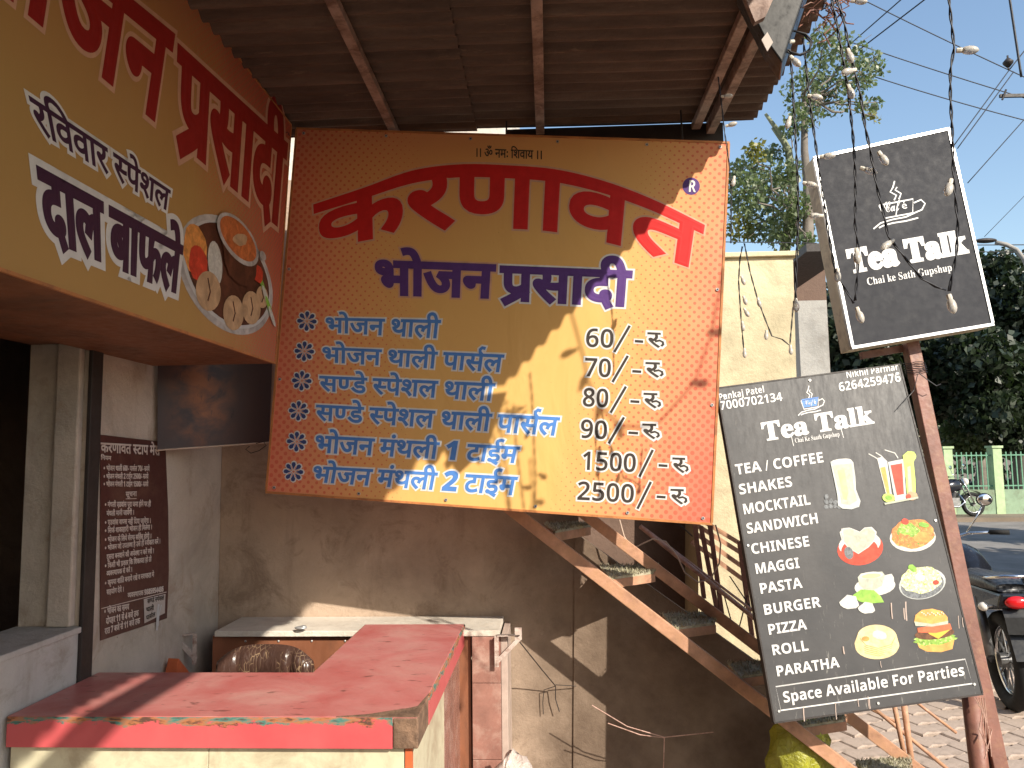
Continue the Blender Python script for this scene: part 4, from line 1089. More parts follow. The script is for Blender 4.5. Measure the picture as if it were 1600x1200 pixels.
# railing beyond the flight
def pipe(name, pts, r, m, parent, dd):
    q = MB(); q.tube([P(x, y, dd if not isinstance(dd, (list, tuple)) else dd[i]) for i, (x, y) in enumerate(pts)], r, 8); return q.build(name, m, parent, smooth=True)
rg = thing('stair_railing', 'pinkish brown pipe railing running down beyond the stair, behind the menu board', 'railing', P(1180, 1010, 3.7))
pipe('rail', [(1000, 822), (1190, 975)], 0.011, M_rail, rg, [3.66, 3.66])
pipe('rail', [(1008, 826), (1192, 966)], 0.006, M_rail, rg, [3.70, 3.70])
for a, b in (((1080, 815), (1215, 900)), ((1085, 832), (1215, 925)), ((1080, 846), (1215, 945)), ((1095, 812), (1215, 885))):
    q = MB(); q.beam(P(*a, 4.1), P(*b, 4.1), 0.022, 0.022); q.build('rail', M_rust, rg)
for a, b in (((1095, 822), (1122, 962)), ((1155, 845), (1178, 1015)), ((1108, 812), (1128, 960)), ((1085, 815), (1100, 935))):
    q = MB(); q.beam(P(*a, 3.9), P(*b, 3.9), 0.020, 0.020, (0, 1, 0)); q.build('baluster', M_rust2, rg)
for a, b in (((1130, 925), (1148, 990)), ((1168, 930), (1152, 992)), ((1140, 900), (1180, 960)), ((1062, 820), (1082, 838))):
    q = MB(); q.tube([P(*a, 3.75), P(*b, 3.75)], 0.003, 6); q.build('tie_rod', M_dark, rg)
# lower part of the railing, under the menu board
for a, b, r in (((1396, 1096), (1420, 1215), .011), ((1412, 1098), (1432, 1250), .014)):
    q = MB(); q.tube([P(*a, 3.65), P(*b, 3.65)], r, 8); q.build('baluster', M_rust, rg, smooth=True)
for a, b, r in (((1355, 1098), (1500, 1218), .009), ((1425, 1092), (1494, 1145), .007), ((1360, 1108), (1400, 1128), .006)):
    q = MB(); q.tube([P(*a, 3.8), P(*b, 3.8)], r, 8); q.build('rail', M_rust, rg, smooth=True)
# pale cable looping over the railing
pts = [(968, 812), (975, 838), (988, 858), (1003, 850), (1020, 842), (1040, 846), (1058, 868), (1070, 895), (1090, 910), (1110, 905), (1124, 880), (1126, 850), (1118, 820)]
q = MB(); q.tube([P(x, y, 3.6) for x, y in pts], 0.0035, 6); tag(q.build('loop_cable', M_cable, None, True), 'pale cable hanging in loops over the stair railing', 'cable')
q = MB(); q.tube([P(812, 1003, 3.4), P(848, 1048, 3.6), P(868, 1072, 3.7), P(868, 1092, 3.71), P(874, 1112, 3.71)], 0.0025, 6)
q.tube([P(868, 1072, 3.7), P(850, 1078, 3.72), P(848, 1098, 3.73), P(849, 1116, 3.73)], 0.002, 6); q.tube([P(868, 1070, 3.7), P(900, 1072, 3.73)], 0.002, 6)
tag(q.build('dangling_wire', M_dark, None), 'thin dark wire dangling from the pale bracket down the rear wall', 'wire')
q = MB(); q.tube([P(925, 1102, 3.50), P(980, 1135, 3.5), P(1038, 1152, 3.5), P(1115, 1144, 3.5)], 0.0022, 6); q.tube([P(950, 1130, 3.5), P(1000, 1148, 3.5), P(1038, 1153, 3.5), P(1036, 1230, 3.5)], 0.0022, 6)
tag(q.build('thin_wire', M_rail, None), 'slack thin wires strung low across the added dark panel under the stair', 'wire')
# yellow-green bag under the steps
q = MB(); b0 = P(1250, 1178, 3.45); V = []; nu, nv = 28, 18; rr = random.Random(4)
for j in range(nv + 1):
    for i in range(nu):
        th = math.pi * j / nv; ph = 2 * math.pi * i / nu; k = 1 + 0.10 * math.sin(5 * ph + 1.3 * j) + 0.07 * math.sin(9 * ph - j) + rr.uniform(-.03, .03)
        rad = 0.13 * (math.sin(th) ** 0.7) if th > 0 else 0
        V.append((b0.x + rad * k * math.cos(ph), b0.y + rad * 0.8 * k * math.sin(ph), max(0.002, b0.z - 0.05 + 0.20 * math.cos(th) * (1 + 0.05 * k))))
Fc = [(j * nu + i, (j + 1) * nu + i, (j + 1) * nu + (i + 1) % nu, j * nu + (i + 1) % nu) for j in range(nv) for i in range(nu)]
zmin = min(v[2] for v in V); V = [(x, y, z - max(0, zmin) * max(0, 1 - (z - zmin) / 0.3))  for x, y, z in V]
tag(ob('carrier_bag', V, Fc, M_bagy, None, smooth=True), 'shiny yellow-green plastic bag stuffed under the lowest steps', 'bag')

# ================================================================ MENU BOARD AND LIGHTBOX
mnu = Board((1120, 606), (1406, 569), (1210, 1130), (1536, 1085), 3.20, 3.25, 2.98)
mt = thing('menu_board', 'tall black cafe menu board with white item names, food pictures and grime', 'signboard', mnu.bl)
panel(mnu, 'printed_face', M_menu, mt, th=0.03)
rim(mnu, 'frame', M_dark, mt, 0.004, 0.002, 0.034)
UPM = (-0.168, -0.986)
def mt_(s, a, b, H, bold=0.0, serif=False, **kw):
    return ltext(mnu, (serifb if serif else sansb)(s), a, b, UPM, H, INK['white'], mt, cap=0.69, bold=bold, **kw)
mt_('Pankaj Patel', (1123, 626), (1195, 613), 10); mt_('7000702134', (1125, 641), (1223, 626), 13)
mt_('Nikhil Parmar', (1322, 591), (1404, 578), 10); mt_('6264259476', (1311, 612), (1408, 596), 13.5)
mt_('Tea Talk', (1193, 689), (1364, 661), 28, bold=0.028, serif=True)
mt_('Chai Ke Saath Gupshup', (1242, 692), (1312, 681.5), 7, serif=True)
for s, a, b in (('TEA / COFFEE', (1150, 742), (1288, 722)), ('SHAKES', (1155, 773), (1239, 760)), ('MOCKTAIL', (1161, 804), (1267, 788)), ('SANDWICH', (1167, 834), (1280, 817)),
                ('CHINESE', (1174, 866), (1266, 853)), ('MAGGI', (1180, 897), (1250, 887)), ('PASTA', (1187, 928), (1254, 918)), ('BURGER', (1193, 961), (1283, 948)),
                ('PIZZA', (1200, 992), (1261, 983)), ('ROLL', (1206, 1024), (1264, 1016)), ('PARATHA', (1213, 1057), (1312, 1042))):
    mt_(s, a, b, 15.5, bold=0.008)
mt_('Space Available For Parties', (1224, 1098), (1508, 1055), 16.5, bold=0.006)
pr = Print(mnu); pr.ring([(1212, 1073), (1508, 1030), (1519, 1068), (1220, 1110)], 2, INK['white']); pr.build('printed_border', mt)
pr = Print(mnu); pr.line([(1236, 680), (1240, 697)], 1, INK['white']); pr.build('printed_border', mt); pr = Print(mnu); pr.line([(1314, 670), (1318, 684)], 1, INK['white']); pr.build('printed_border', mt)
def cup(bd, parent, T, wd):
    """T maps cup units to pixels: a box shaped cup with a curl handle, saucer lines and steam"""
    pr = Print(bd)
    for pl_ in ([(-.5, .0), (.5, .0), (.42, .62), (-.40, .62), (-.5, .0)], [(.5, .18), (.72, .10), (.82, .30), (.70, .55), (.50, .62), (.20, .74), (-.2, .74), (-.55, .80), (-.78, 1.0)],
                [(.55, .88), (.2, .92), (-.2, .90), (-.5, .94), (-.62, 1.0)], [(-.05, -.10), (.04, -.30), (-.12, -.50), (-.02, -.68), (.06, -.95)], [(.09, -.10), (.18, -.34), (.03, -.55), (.10, -.66)]):
        pr.line([T(*p) for p in pl_], wd, INK['white'])
    return pr.build('printed_cup', parent)
pr = Print(mnu); pr.poly([(1252, 624), (1279, 620), (1276, 634), (1256, 637)], INK['blue']); pr.build('printed_cup_fill', mt)
cup(mnu, mt, lambda x, y: (1265 + x * 27 + y * 3, 624 + y * 22 - x * 4.5), 1.6)
ltext(mnu, '𝒞𝒶𝒻', (1257, 633.5), (1271, 631.5), UPM, 8, INK['white'], mt, h0=0.0022); ltext(mnu, 'é', (1271, 631.5), (1275, 631), UPM, 7, INK['white'], mt, h0=0.0022)
# food pictures
def pic(name, fn):
    pr = Print(mnu); fn(pr); pr.build(name, mt)
def f_shake(p):
    for k in range(9): p.poly(ell(1291 + (k % 4) * 7, 792 - (k // 4) * 7 - (k % 3), 4.2, 3.2, 9, k), FD['beans'])
    p.poly([(1297, 722), (1302, 719), (1318, 717), (1329, 718), (1333, 723), (1336, 745), (1337, 765), (1344, 783), (1342, 792), (1330, 796), (1316, 795), (1309, 790), (1308, 775), (1303, 750)], FD['glass'])
    p.poly([(1300, 728), (1330, 724), (1334, 765), (1339, 782), (1327, 789), (1314, 787), (1312, 770), (1306, 750)], FD['milk'])
    p.poly([(1308, 735), (1319, 733), (1325, 770), (1322, 782), (1317, 780), (1313, 760)], FD['tea']); p.poly(ell(1314, 721, 16, 4, 18, -0.1), FD['white'])
pic('printed_milkshake', f_shake)
def f_mock(p):
    p.line([(1357, 709), (1368, 715), (1377, 722)], 1.6, FD['white']); p.line([(1368, 707), (1376, 712), (1386, 722)], 1.6, FD['white']); p.line([(1382, 703), (1398, 708), (1403, 716)], 1.6, FD['white'])
    p.poly([(1370, 716), (1378, 714), (1386, 722), (1394, 778), (1386, 780)], FD['white']); p.poly([(1375, 731), (1383, 729), (1391, 776), (1387, 778)], FD['bunb'])
    p.poly([(1387, 722), (1412, 717), (1416, 780), (1398, 783)], FD['glass']); p.poly([(1391, 727), (1409, 724), (1412, 772), (1401, 774)], FD['red'])
    p.poly([(1410, 712), (1418, 705), (1428, 706), (1431, 714), (1427, 722), (1430, 750), (1430, 776), (1417, 778), (1415, 750)], FD['lime']); p.poly(ell(1422, 713, 9, 8, 14), FD['lime'])
    p.poly([(1417, 730), (1422, 728), (1425, 770), (1419, 772)], FD['milk'])
    p.poly(ell(1388, 778, 10, 7, 14, 0.2), FD['lime']); p.poly(ell(1388, 778, 6, 4, 10, 0.2), FD['green']); p.poly(ell(1424, 775, 9, 7, 14), FD['bun']); p.poly(ell(1419, 776, 4, 4, 10), FD['red'])
    p.poly([(1381, 786), (1434, 776), (1434, 779), (1382, 789)], FD['milk'])
pic('printed_mocktails', f_mock)
def f_heart(p):
    p.poly(ell(1344, 857, 36, 26, 26, -0.15), FD['red']); p.poly(ell(1343, 850, 33, 19, 24, -0.15), FD['white']); p.poly(ell(1343, 860, 29, 20, 24, -0.1), FD['red'])
    h = [(1343, 832), (1350, 826), (1360, 825), (1367, 832), (1366, 843), (1356, 854), (1341, 864), (1327, 856), (1317, 844), (1314, 833), (1319, 827), (1328, 826), (1336, 829)]
    p.poly([(1341 + (x - 1341) * 1.09, 845 + (y - 845) * 1.09) for x, y in h], FD['white']); p.poly(h, FD['milk'])
    p.poly(ell(1326, 864, 7, 10, 14, -0.3), FD['beans']); p.line([(1315, 826), (1318, 845)], 2, FD['white'])
pic('printed_heart_cup', f_heart)
def f_chin(p):
    p.poly(ell(1426, 840, 36, 22, 26, -0.05), FD['white']); p.poly(ell(1426, 834, 34, 23, 26, -0.1, 0.05), FD['curry']); p.poly(ell(1420, 828, 18, 11, 16, 0.3, 0.12), FD['lettuce']); p.poly(ell(1441, 840, 14, 9, 14, 0, 0.15), FD['orange'])
    p.poly(ell(1412, 843, 13, 8, 14, 0, 0.15), FD['curry']); p.poly(ell(1414, 815, 6, 5, 10, 0, 0.1), FD['red']); p.poly(ell(1443, 820, 9, 4, 10, .2, .1), FD['green'])
pic('printed_chinese_dish', f_chin)
def f_tea(p):
    p.poly(ell(1367, 916, 32, 15, 24, -0.1), FD['white']); p.poly(ell(1387, 908, 11, 12, 12, 0, 0.15), FD['white'])
    p.poly([(1340, 902), (1345, 896), (1378, 893), (1382, 898), (1378, 915), (1367, 921), (1350, 921), (1342, 913)], FD['milk']); p.poly(ell(1361, 899, 19, 5.5, 18, -0.08), FD['white']); p.poly(ell(1361, 900, 15, 3.8, 16, -0.08), FD['tea'])
    p.poly([(1332, 930), (1345, 921), (1365, 922), (1376, 932), (1381, 941), (1358, 943), (1343, 940)], FD['green'])
    p.poly(ell(1327, 941, 15, 11, 14, 0, 0.14), FD['white']); p.poly(ell(1354, 950, 13, 9, 14, 0, 0.14), FD['white'])
pic('printed_tea_and_flowers', f_tea)
def f_pasta(p):
    p.poly(ell(1441, 912, 37, 24, 26, -0.2), FD['glass']); p.poly(ell(1441, 914, 34, 21, 26, -0.2), FD['beans']); p.poly(ell(1439, 906, 32, 21, 26, -0.1, 0.06), FD['noodle'])
    p.poly(ell(1426, 888, 8, 5, 10, 0.4, 0.2), FD['green']); p.poly(ell(1437, 902, 8, 6, 10, 0, 0.15), FD['white']); p.poly(ell(1462, 910, 5, 4, 8), FD['red'])
pic('printed_noodle_bowl', f_pasta)
def f_par(p):
    p.poly(ell(1370, 1010, 34, 20, 26, 0.0), FD['roti']); 
    for k in range(5): p.poly(ell(1370, 1007 - 3 * k, 35 - k, 19, 26, 0.05), FD['roti']); p.line([(1339 + k, 1009 - 3 * k), (1352, 1020 - 3 * k), (1372, 1025 - 3 * k), (1392, 1019 - 3 * k), (1402 - k, 1008 - 3 * k)], 1.0, FD['bunb'])
    p.poly(ell(1374, 992, 12, 7, 10, 0.1, 0.12), FD['white']); p.poly(ell(1352, 998, 6, 4, 10), FD['orange'])
pic('printed_paratha', f_par)
def f_bur(p):
    p.poly([(1433, 1005), (1491, 1000), (1488, 1014), (1470, 1019), (1448, 1018), (1436, 1012)], FD['bunb'])
    p.poly(ell(1461, 999, 33, 9, 30, -0.12, 0.14), FD['lettuce']); p.poly(ell(1460, 990, 31, 9, 24, -0.1), FD['patty']); p.poly([(1446, 984), (1484, 984), (1466, 998), (1452, 991)], FD['cheese'])
    p.poly([(1433, 981), (1484, 974), (1487, 983), (1462, 989), (1434, 988)], FD['tomato'])
    p.poly([(1428, 972), (1430, 961), (1440, 953), (1456, 951), (1472, 955), (1480, 964), (1481, 974), (1456, 978), (1432, 978)], FD['bunb'])
    p.poly([(1428, 971), (1456, 975), (1481, 970), (1481, 975), (1456, 979), (1430, 978)], FD['milk'])
    for k in range(12): p.poly(ell(1440 + k * 3.0, 957 + (k * 7 % 5), 1.3, 1.0, 6), FD['white'])
pic('printed_burger', f_bur)
# dried drips
pr = Print(mnu); rr = random.Random(8)
for x, y, L in ((1415, 940, 30), (1412, 950, 18), (1497, 962, 20), (1356, 1088, 22), (1358, 1092, 18), (1305, 1098, 26), (1255, 1105, 22), (1340, 1092, 12), (1503, 965, 15), (1392, 942, 25), (1375, 1033, 10), (1317, 1010, 12)):
    pr.line([(x, y), (x + 0.5, y + L * .5), (x + 1.5 + rr.random(), y + L)], rr.uniform(0.7, 2.0), M_tileg)
q = pr.build('dried_drips', mt); q['kind'] = 'stuff'

# upper lightbox
ub = Board((1271, 246), (1483, 200), (1331, 545), (1553, 508), 3.24, 3.30, 3.18)
ut = thing('lightbox_sign', 'grey-black cafe lightbox with aluminium edges tilted against the sky above the menu board', 'signboard', ub.bl)
panel(ub, 'printed_face', M_light, ut, th=0.003)
th_ = 0.10; q = MB(); n_ = ub.n
q.prism([p - n_ * 0.004 for p in (ub.bl, ub.br, ub.tr, ub.tl)], [p - n_ * th_ for p in (ub.bl, ub.br, ub.tr, ub.tl)]); q.build('box_body', M_boxside, ut, bevel=0.002)
rim(ub, 'edge_strip', M_alu, ut, 0.010, 0.004, 0.012)
UPL = (-0.195, -0.981)
ltext(ub, serifb('Tea Talk'), (1329, 426), (1511, 394), UPL, 35, INK['white'], ut, cap=0.69, bold=0.045)
ltext(ub, serifb('Chai ke Sath Gupshup'), (1355, 446), (1488, 423), UPL, 11.5, INK['white'], ut, cap=0.69, bold=0.004)
cup(ub, ut, lambda x, y: (1400 + x * 53 + y * 6, 316 + y * 34 - x * 10), 2.2)
ltext(ub, '𝒞𝒶𝒻', (1381, 332.5), (1408, 327.5), UPL, 17, INK['white'], ut, cap=0.69, bold=0.012); ltext(ub, 'é', (1409, 327), (1418, 325.5), UPL, 12, INK['white'], ut)

# leaning post carrying both boards
po = thing('sign_post', 'brown square steel post leaning beside the menu board and carrying the lightbox', 'post', P(1566, 1230, 2.5))
pt0, pt1 = P(1422, 535, 3.33), P(1600, 1395, 3.02)
q = MB(); q.beam(pt0, pt1, 0.054, 0.054, (0, 1, 0)); q.build('shaft', M_rust2, po, bevel=0.003)
q = MB(); q.beam(P(1345, 556, 3.36), P(1432, 541, 3.36), 0.03, 0.03); q.build('cross_bar', M_rust2, po)
q = MB()
for k in range(6):
    c = pt0 + (pt1 - pt0) * (0.045 + 0.004 * k); rr_ = 0.042
    q.tube([c + Vector((math.cos(t) * rr_, math.sin(t) * rr_, 0.004 * math.sin(3 * t + k))) for t in [i * math.pi / 5 for i in range(11)]], 0.0016, 5)
q.tube([P(1436, 583, 3.22), P(1450, 594, 3.22), P(1463, 603, 3.22), P(1470, 600, 3.22)], 0.002, 5); q.tube([P(1434, 584, 3.22), P(1428, 610, 3.22), P(1402, 640, 3.20)], 0.0015, 5)
q.build('tie_wire', M_wire, po)
p2 = thing('round_post', 'short round brown post standing right under the corner of the menu board', 'post', P(1540, 1230, 2.6))
q = MB(); q.tube([P(1516, 1075, 3.12), P(1552, 1390, 3.05)], 0.034, 14); q.build('shaft', M_rust2, p2, smooth=True)
q = MB(); rr = random.Random(9)
for k in range(5):
    q.tube([P(1522 + k * 4, 1090, 3.03), P(1535 + k * 2, 1110 + k * 6, 3.03), P(1530 + k * 5, 1140, 3.03), P(1545 + rr.uniform(-6, 6), 1170 + k * 4, 3.02)], 0.0022, 5)
q.build('rope', M_rail, p2)

# ================================================================ LAMP, STRINGS
fl = thing('flood_lamp', 'black flood lamp housing hanging from the canopy batten at its right end', 'lamp', P(1210, 30, 1.95))
q = MB(); A = [P(1150, -30, 1.85), P(1268, -40, 1.85), P(1222, 98, 1.85), P(1196, 62, 1.85)]; q.prism(A, [p + Vector((0.03, 0.12, 0.01)) for p in A]); q.build('housing', M_black, fl, bevel=0.004)
q = MB(); A = [P(1190, 62, 1.843), P(1199, 50, 1.843), P(1208, 66, 1.843), P(1199, 80, 1.843)]; q.prism(A, [p + Vector((0, 0.004, 0)) for p in A]); q.build('sticker', M_paper, fl)
q = MB(); A = [P(1158, -20, 1.80), P(1212, -10, 1.80), P(1196, 26, 1.80), P(1180, 34, 1.80)]; q.prism(A, [p + Vector((0, 0.02, 0)) for p in A]); q.build('reflector', M_batten, fl)
q = MB(); q.tube([P(1200, -30, 1.9) , P(1200, -60, 1.95)], 0.01, 6); q.build('hanger', M_dark, fl)

def bulb_part(p, d, L, parent):
    """ribbed clear cap on a pale socket"""
    d = Vector(d).normalized(); L = L * 1.12; r = L * 0.21
    q = MB(); prof = [(0, .55), (.15, .85), (.40, 1.0), (.65, .95), (.82, .72), (.94, .38), (1.0, .05)]
    q.tube([p + d * L * (0.25 + 0.75 * t) for t, _ in prof], [r * k for _, k in prof], 10); b = q.build('bulb', M_bulb, parent, smooth=True)
    q = MB(); q.tube([p, p + d * L * 0.16, p + d * L * 0.34], [r * .55, r * .62, r * .5], 8); q.build('socket', M_socket, b)
    return b
def light_string(label, pts, bulbs, d, L=0.036, r=0.0022, group='strings of small clear bulbs hanging from the canopy edge'):
    t = thing('light_string', label, 'light string', P(*pts[0], d), group)
    P3 = [P(x, y, d) for x, y in pts]; fine = []
    for a, b in zip(P3, P3[1:]):
        k = max(1, int((b - a).length / 0.012)); fine += [a + (b - a) * i / k for i in range(k)]
    fine.append(P3[-1])
    for s in (0, math.pi):
        q = MB(); q.tube([p + Vector((math.cos(i * 0.9 + s), math.sin(i * 0.9 + s), 0)) * r for i, p in enumerate(fine)], r * 0.85, 5); q.build('wire', M_wire, t, smooth=True)
    for x, y, dx, dy in bulbs:
        a = P(x, y, d); v = (P(x + dx * 10, y + dy * 10, d) - a).normalized(); bulb_part(a - v * L * 0.4, v + Vector((0, -0.25, 0)), L, t)
    return t
light_string('bulb string before the lightbox with one bulb high against the sky', [(1480, -30), (1486, 30), (1491, 75), (1485, 110), (1485, 150), (1488, 210), (1490, 275), (1493, 310), (1497, 350), (1494, 400), (1486, 440), (1483, 455)],
             [(1506, 80, 1, .1), (1482, 291, -.35, 1), (1484, 472, .15, 1)], 1.75, 0.042)
light_string('bulb string crossing the lightbox face diagonally', [(1300, -20), (1318, 30), (1330, 90), (1345, 150), (1352, 200), (1360, 235), (1370, 290), (1380, 330), (1388, 370), (1412, 400), (1440, 435), (1462, 448), (1478, 453)],
             [(1377, 246, .5, 1), (1388, 381, -.5, .35), (1328, 112, -.9, .3), (1326, 86, .2, 1)], 1.85, 0.038)
light_string('bulb string falling along the first letter of the lightbox', [(1296, -20), (1308, 40), (1322, 120), (1328, 165), (1333, 215), (1336, 260), (1337, 310), (1336, 350), (1341, 385), (1340, 430), (1336, 470)],
             [(1353, 266, 1, .45), (1338, 398, 0, 1), (1341, 490, .25, 1), (1327, 142, .2, 1)], 1.88, 0.038)
light_string('bulb string running down the pale side of the lightbox', [(1255, 60), (1264, 150), (1273, 215), (1285, 300), (1294, 360), (1305, 425), (1320, 450), (1334, 474)],
             [(1289, 245, 1, 0), (1277, 338, -1, .1), (1308, 428, -.1, 1), (1270, 152, 1, .3)], 2.0, 0.036)
light_string('bulb string hanging in the foliage between price board and lightbox', [(1232, 60), (1237, 110), (1242, 200), (1247, 290), (1247, 350), (1244, 420), (1243, 468)],
             [(1262, 288, 1, .35), (1243, 475, 0, 1), (1232, 190, -.3, 1)], 2.1, 0.036)
light_string('bulb string dangling left over the cream wall', [(1160, 385), (1156, 405), (1154, 440), (1158, 500), (1162, 545)], [(1160, 437, .3, 1), (1163, 468, .3, 1), (1160, 508, .1, 1), (1163, 550, 0, 1), (1165, 487, .5, 1)], 2.5, 0.030, 0.0016)
light_string('bulb string slanting down to the right over the cream wall', [(1163, 380), (1172, 425), (1183, 465), (1196, 500), (1206, 525), (1222, 530), (1234, 540), (1240, 470)], [(1185, 471, .2, 1), (1197, 522, -.1, 1), (1235, 545, 0, 1)], 2.5, 0.030, 0.0016)
light_string('short bulb string with a loop at the outer corner of the canopy', [(1240, 48), (1258, 54), (1268, 66), (1264, 80), (1250, 86), (1234, 82), (1224, 72), (1226, 62)], [(1232, 67, -1, .25), (1240, 95, .3, .4)], 1.9, 0.036, 0.003)
light_string('two bulb string under the canopy close to the price board corner', [(1122, 120), (1126, 150), (1132, 205), (1140, 260), (1143, 300), (1142, 380)], [(1133, 151, 1, 0), (1140, 196, 1, -.2), (1146, 282, -.2, 1)], 2.6, 0.036, 0.0016)
light_string('single bulb string at the very top edge of the sky', [(1290, 0), (1284, 16), (1340, -20)], [(1338, 3, 1, .2)], 1.9, 0.036)
# tangle of wires at the canopy corner
q = MB(); rr = random.Random(13)
for k in range(14):
    p0 = Vector(P(1298 + rr.uniform(-14, 14), -10 + rr.uniform(-10, 25), 1.92)); pts = [p0]
    for i in range(6): pts.append(pts[-1] + Vector((rr.uniform(-.03, .03), rr.uniform(-.02, .02), rr.uniform(-.03, .015))))
    q.tube(pts, 0.0018, 5)
tag(q.build('wire_tangle', M_rust2, None), 'tangle of thin wires at the outer corner of the corrugated canopy', 'wires', kind=None)
# unseen bulb string added towards the sun to cast shadows on the price board
def to_sun(px, py, t): return mbd.at(px, py) - SUN_D * t
def shadow_string(label, pts, bl, t):
    th0 = thing('light_string', label, 'light string', to_sun(*pts[0], t), 'strings of small clear bulbs hanging from the canopy edge')
    q = MB(); q.tube([to_sun(x, y, t) for x, y in pts], 0.0040, 6); q.build('wire', M_wire, th0)
    for x, y, dx, dy in bl:
        a = to_sun(x, y, t); v = (to_sun(x + dx * 10, y + dy * 10, t) - a).normalized(); bulb_part(a - v * 0.01, v, 0.062, th0)
shadow_string('unseen bulb string added to throw shadows on the prices column', [(880, 450), (897, 505), (912, 560), (918, 595), (938, 635), (968, 665), (1010, 668), (1030, 660), (1085, 598), (1112, 520), (1130, 420)], [(908, 606, .4, -1), (934, 650, .25, -1), (970, 680, -.3, -1), (1083, 598, 1, .1), (1110, 519, 1, .05), (897, 548, -1, .4)], 2.2)

# ================================================================ STREET: FENCE
ff = thing('green_fence', 'green bar fence on a low green wall across the road under the trees', 'fence', (12, 20, 0))
def fz(px, py, d): return P(px, py, d).z
yf = 20.5; x0 = P(1330, 750, yf).x; x1 = P(1700, 750, yf).x
zt_, zm, zl = fz(1560, 706, yf), fz(1560, 765, yf), -0.02
mb = MB(); mb.box((x0, yf, -0.1), (x1 + 6, yf + 0.25, zm)); mb.build('base_wall', M_fwall, ff)
bmh = MB(); bmh.box((-0.012, -0.012, zm), (0.012, 0.012, zt_)); bd_ = mesh_data('bar', bmh.V, bmh.F, [M_fence])
n = int((x1 - x0) / 0.125)
for i in range(n):
    link(bpy.data.objects.new('bar', bd_), ff, (x0 + i * 0.125, yf + 0.1, 0))
for z in (zm + 0.08, zt_ - 0.10):
    mb = MB(); mb.box((x0, yf + 0.085, z), (x1 + 6, yf + 0.115, z + 0.03)); mb.build('rail', M_fence, ff)
for px in (1380, 1483, 1560, 1640):
    x = P(px, 750, yf).x; mb = MB(); mb.box((x - 0.10, yf - 0.02, -0.1), (x + 0.12, yf + 0.27, zt_ + 0.10)); mb.box((x - 0.13, yf - 0.05, zt_ + 0.101), (x + 0.15, yf + 0.30, zt_ + 0.16)); mb.build('post', M_fpost, ff)

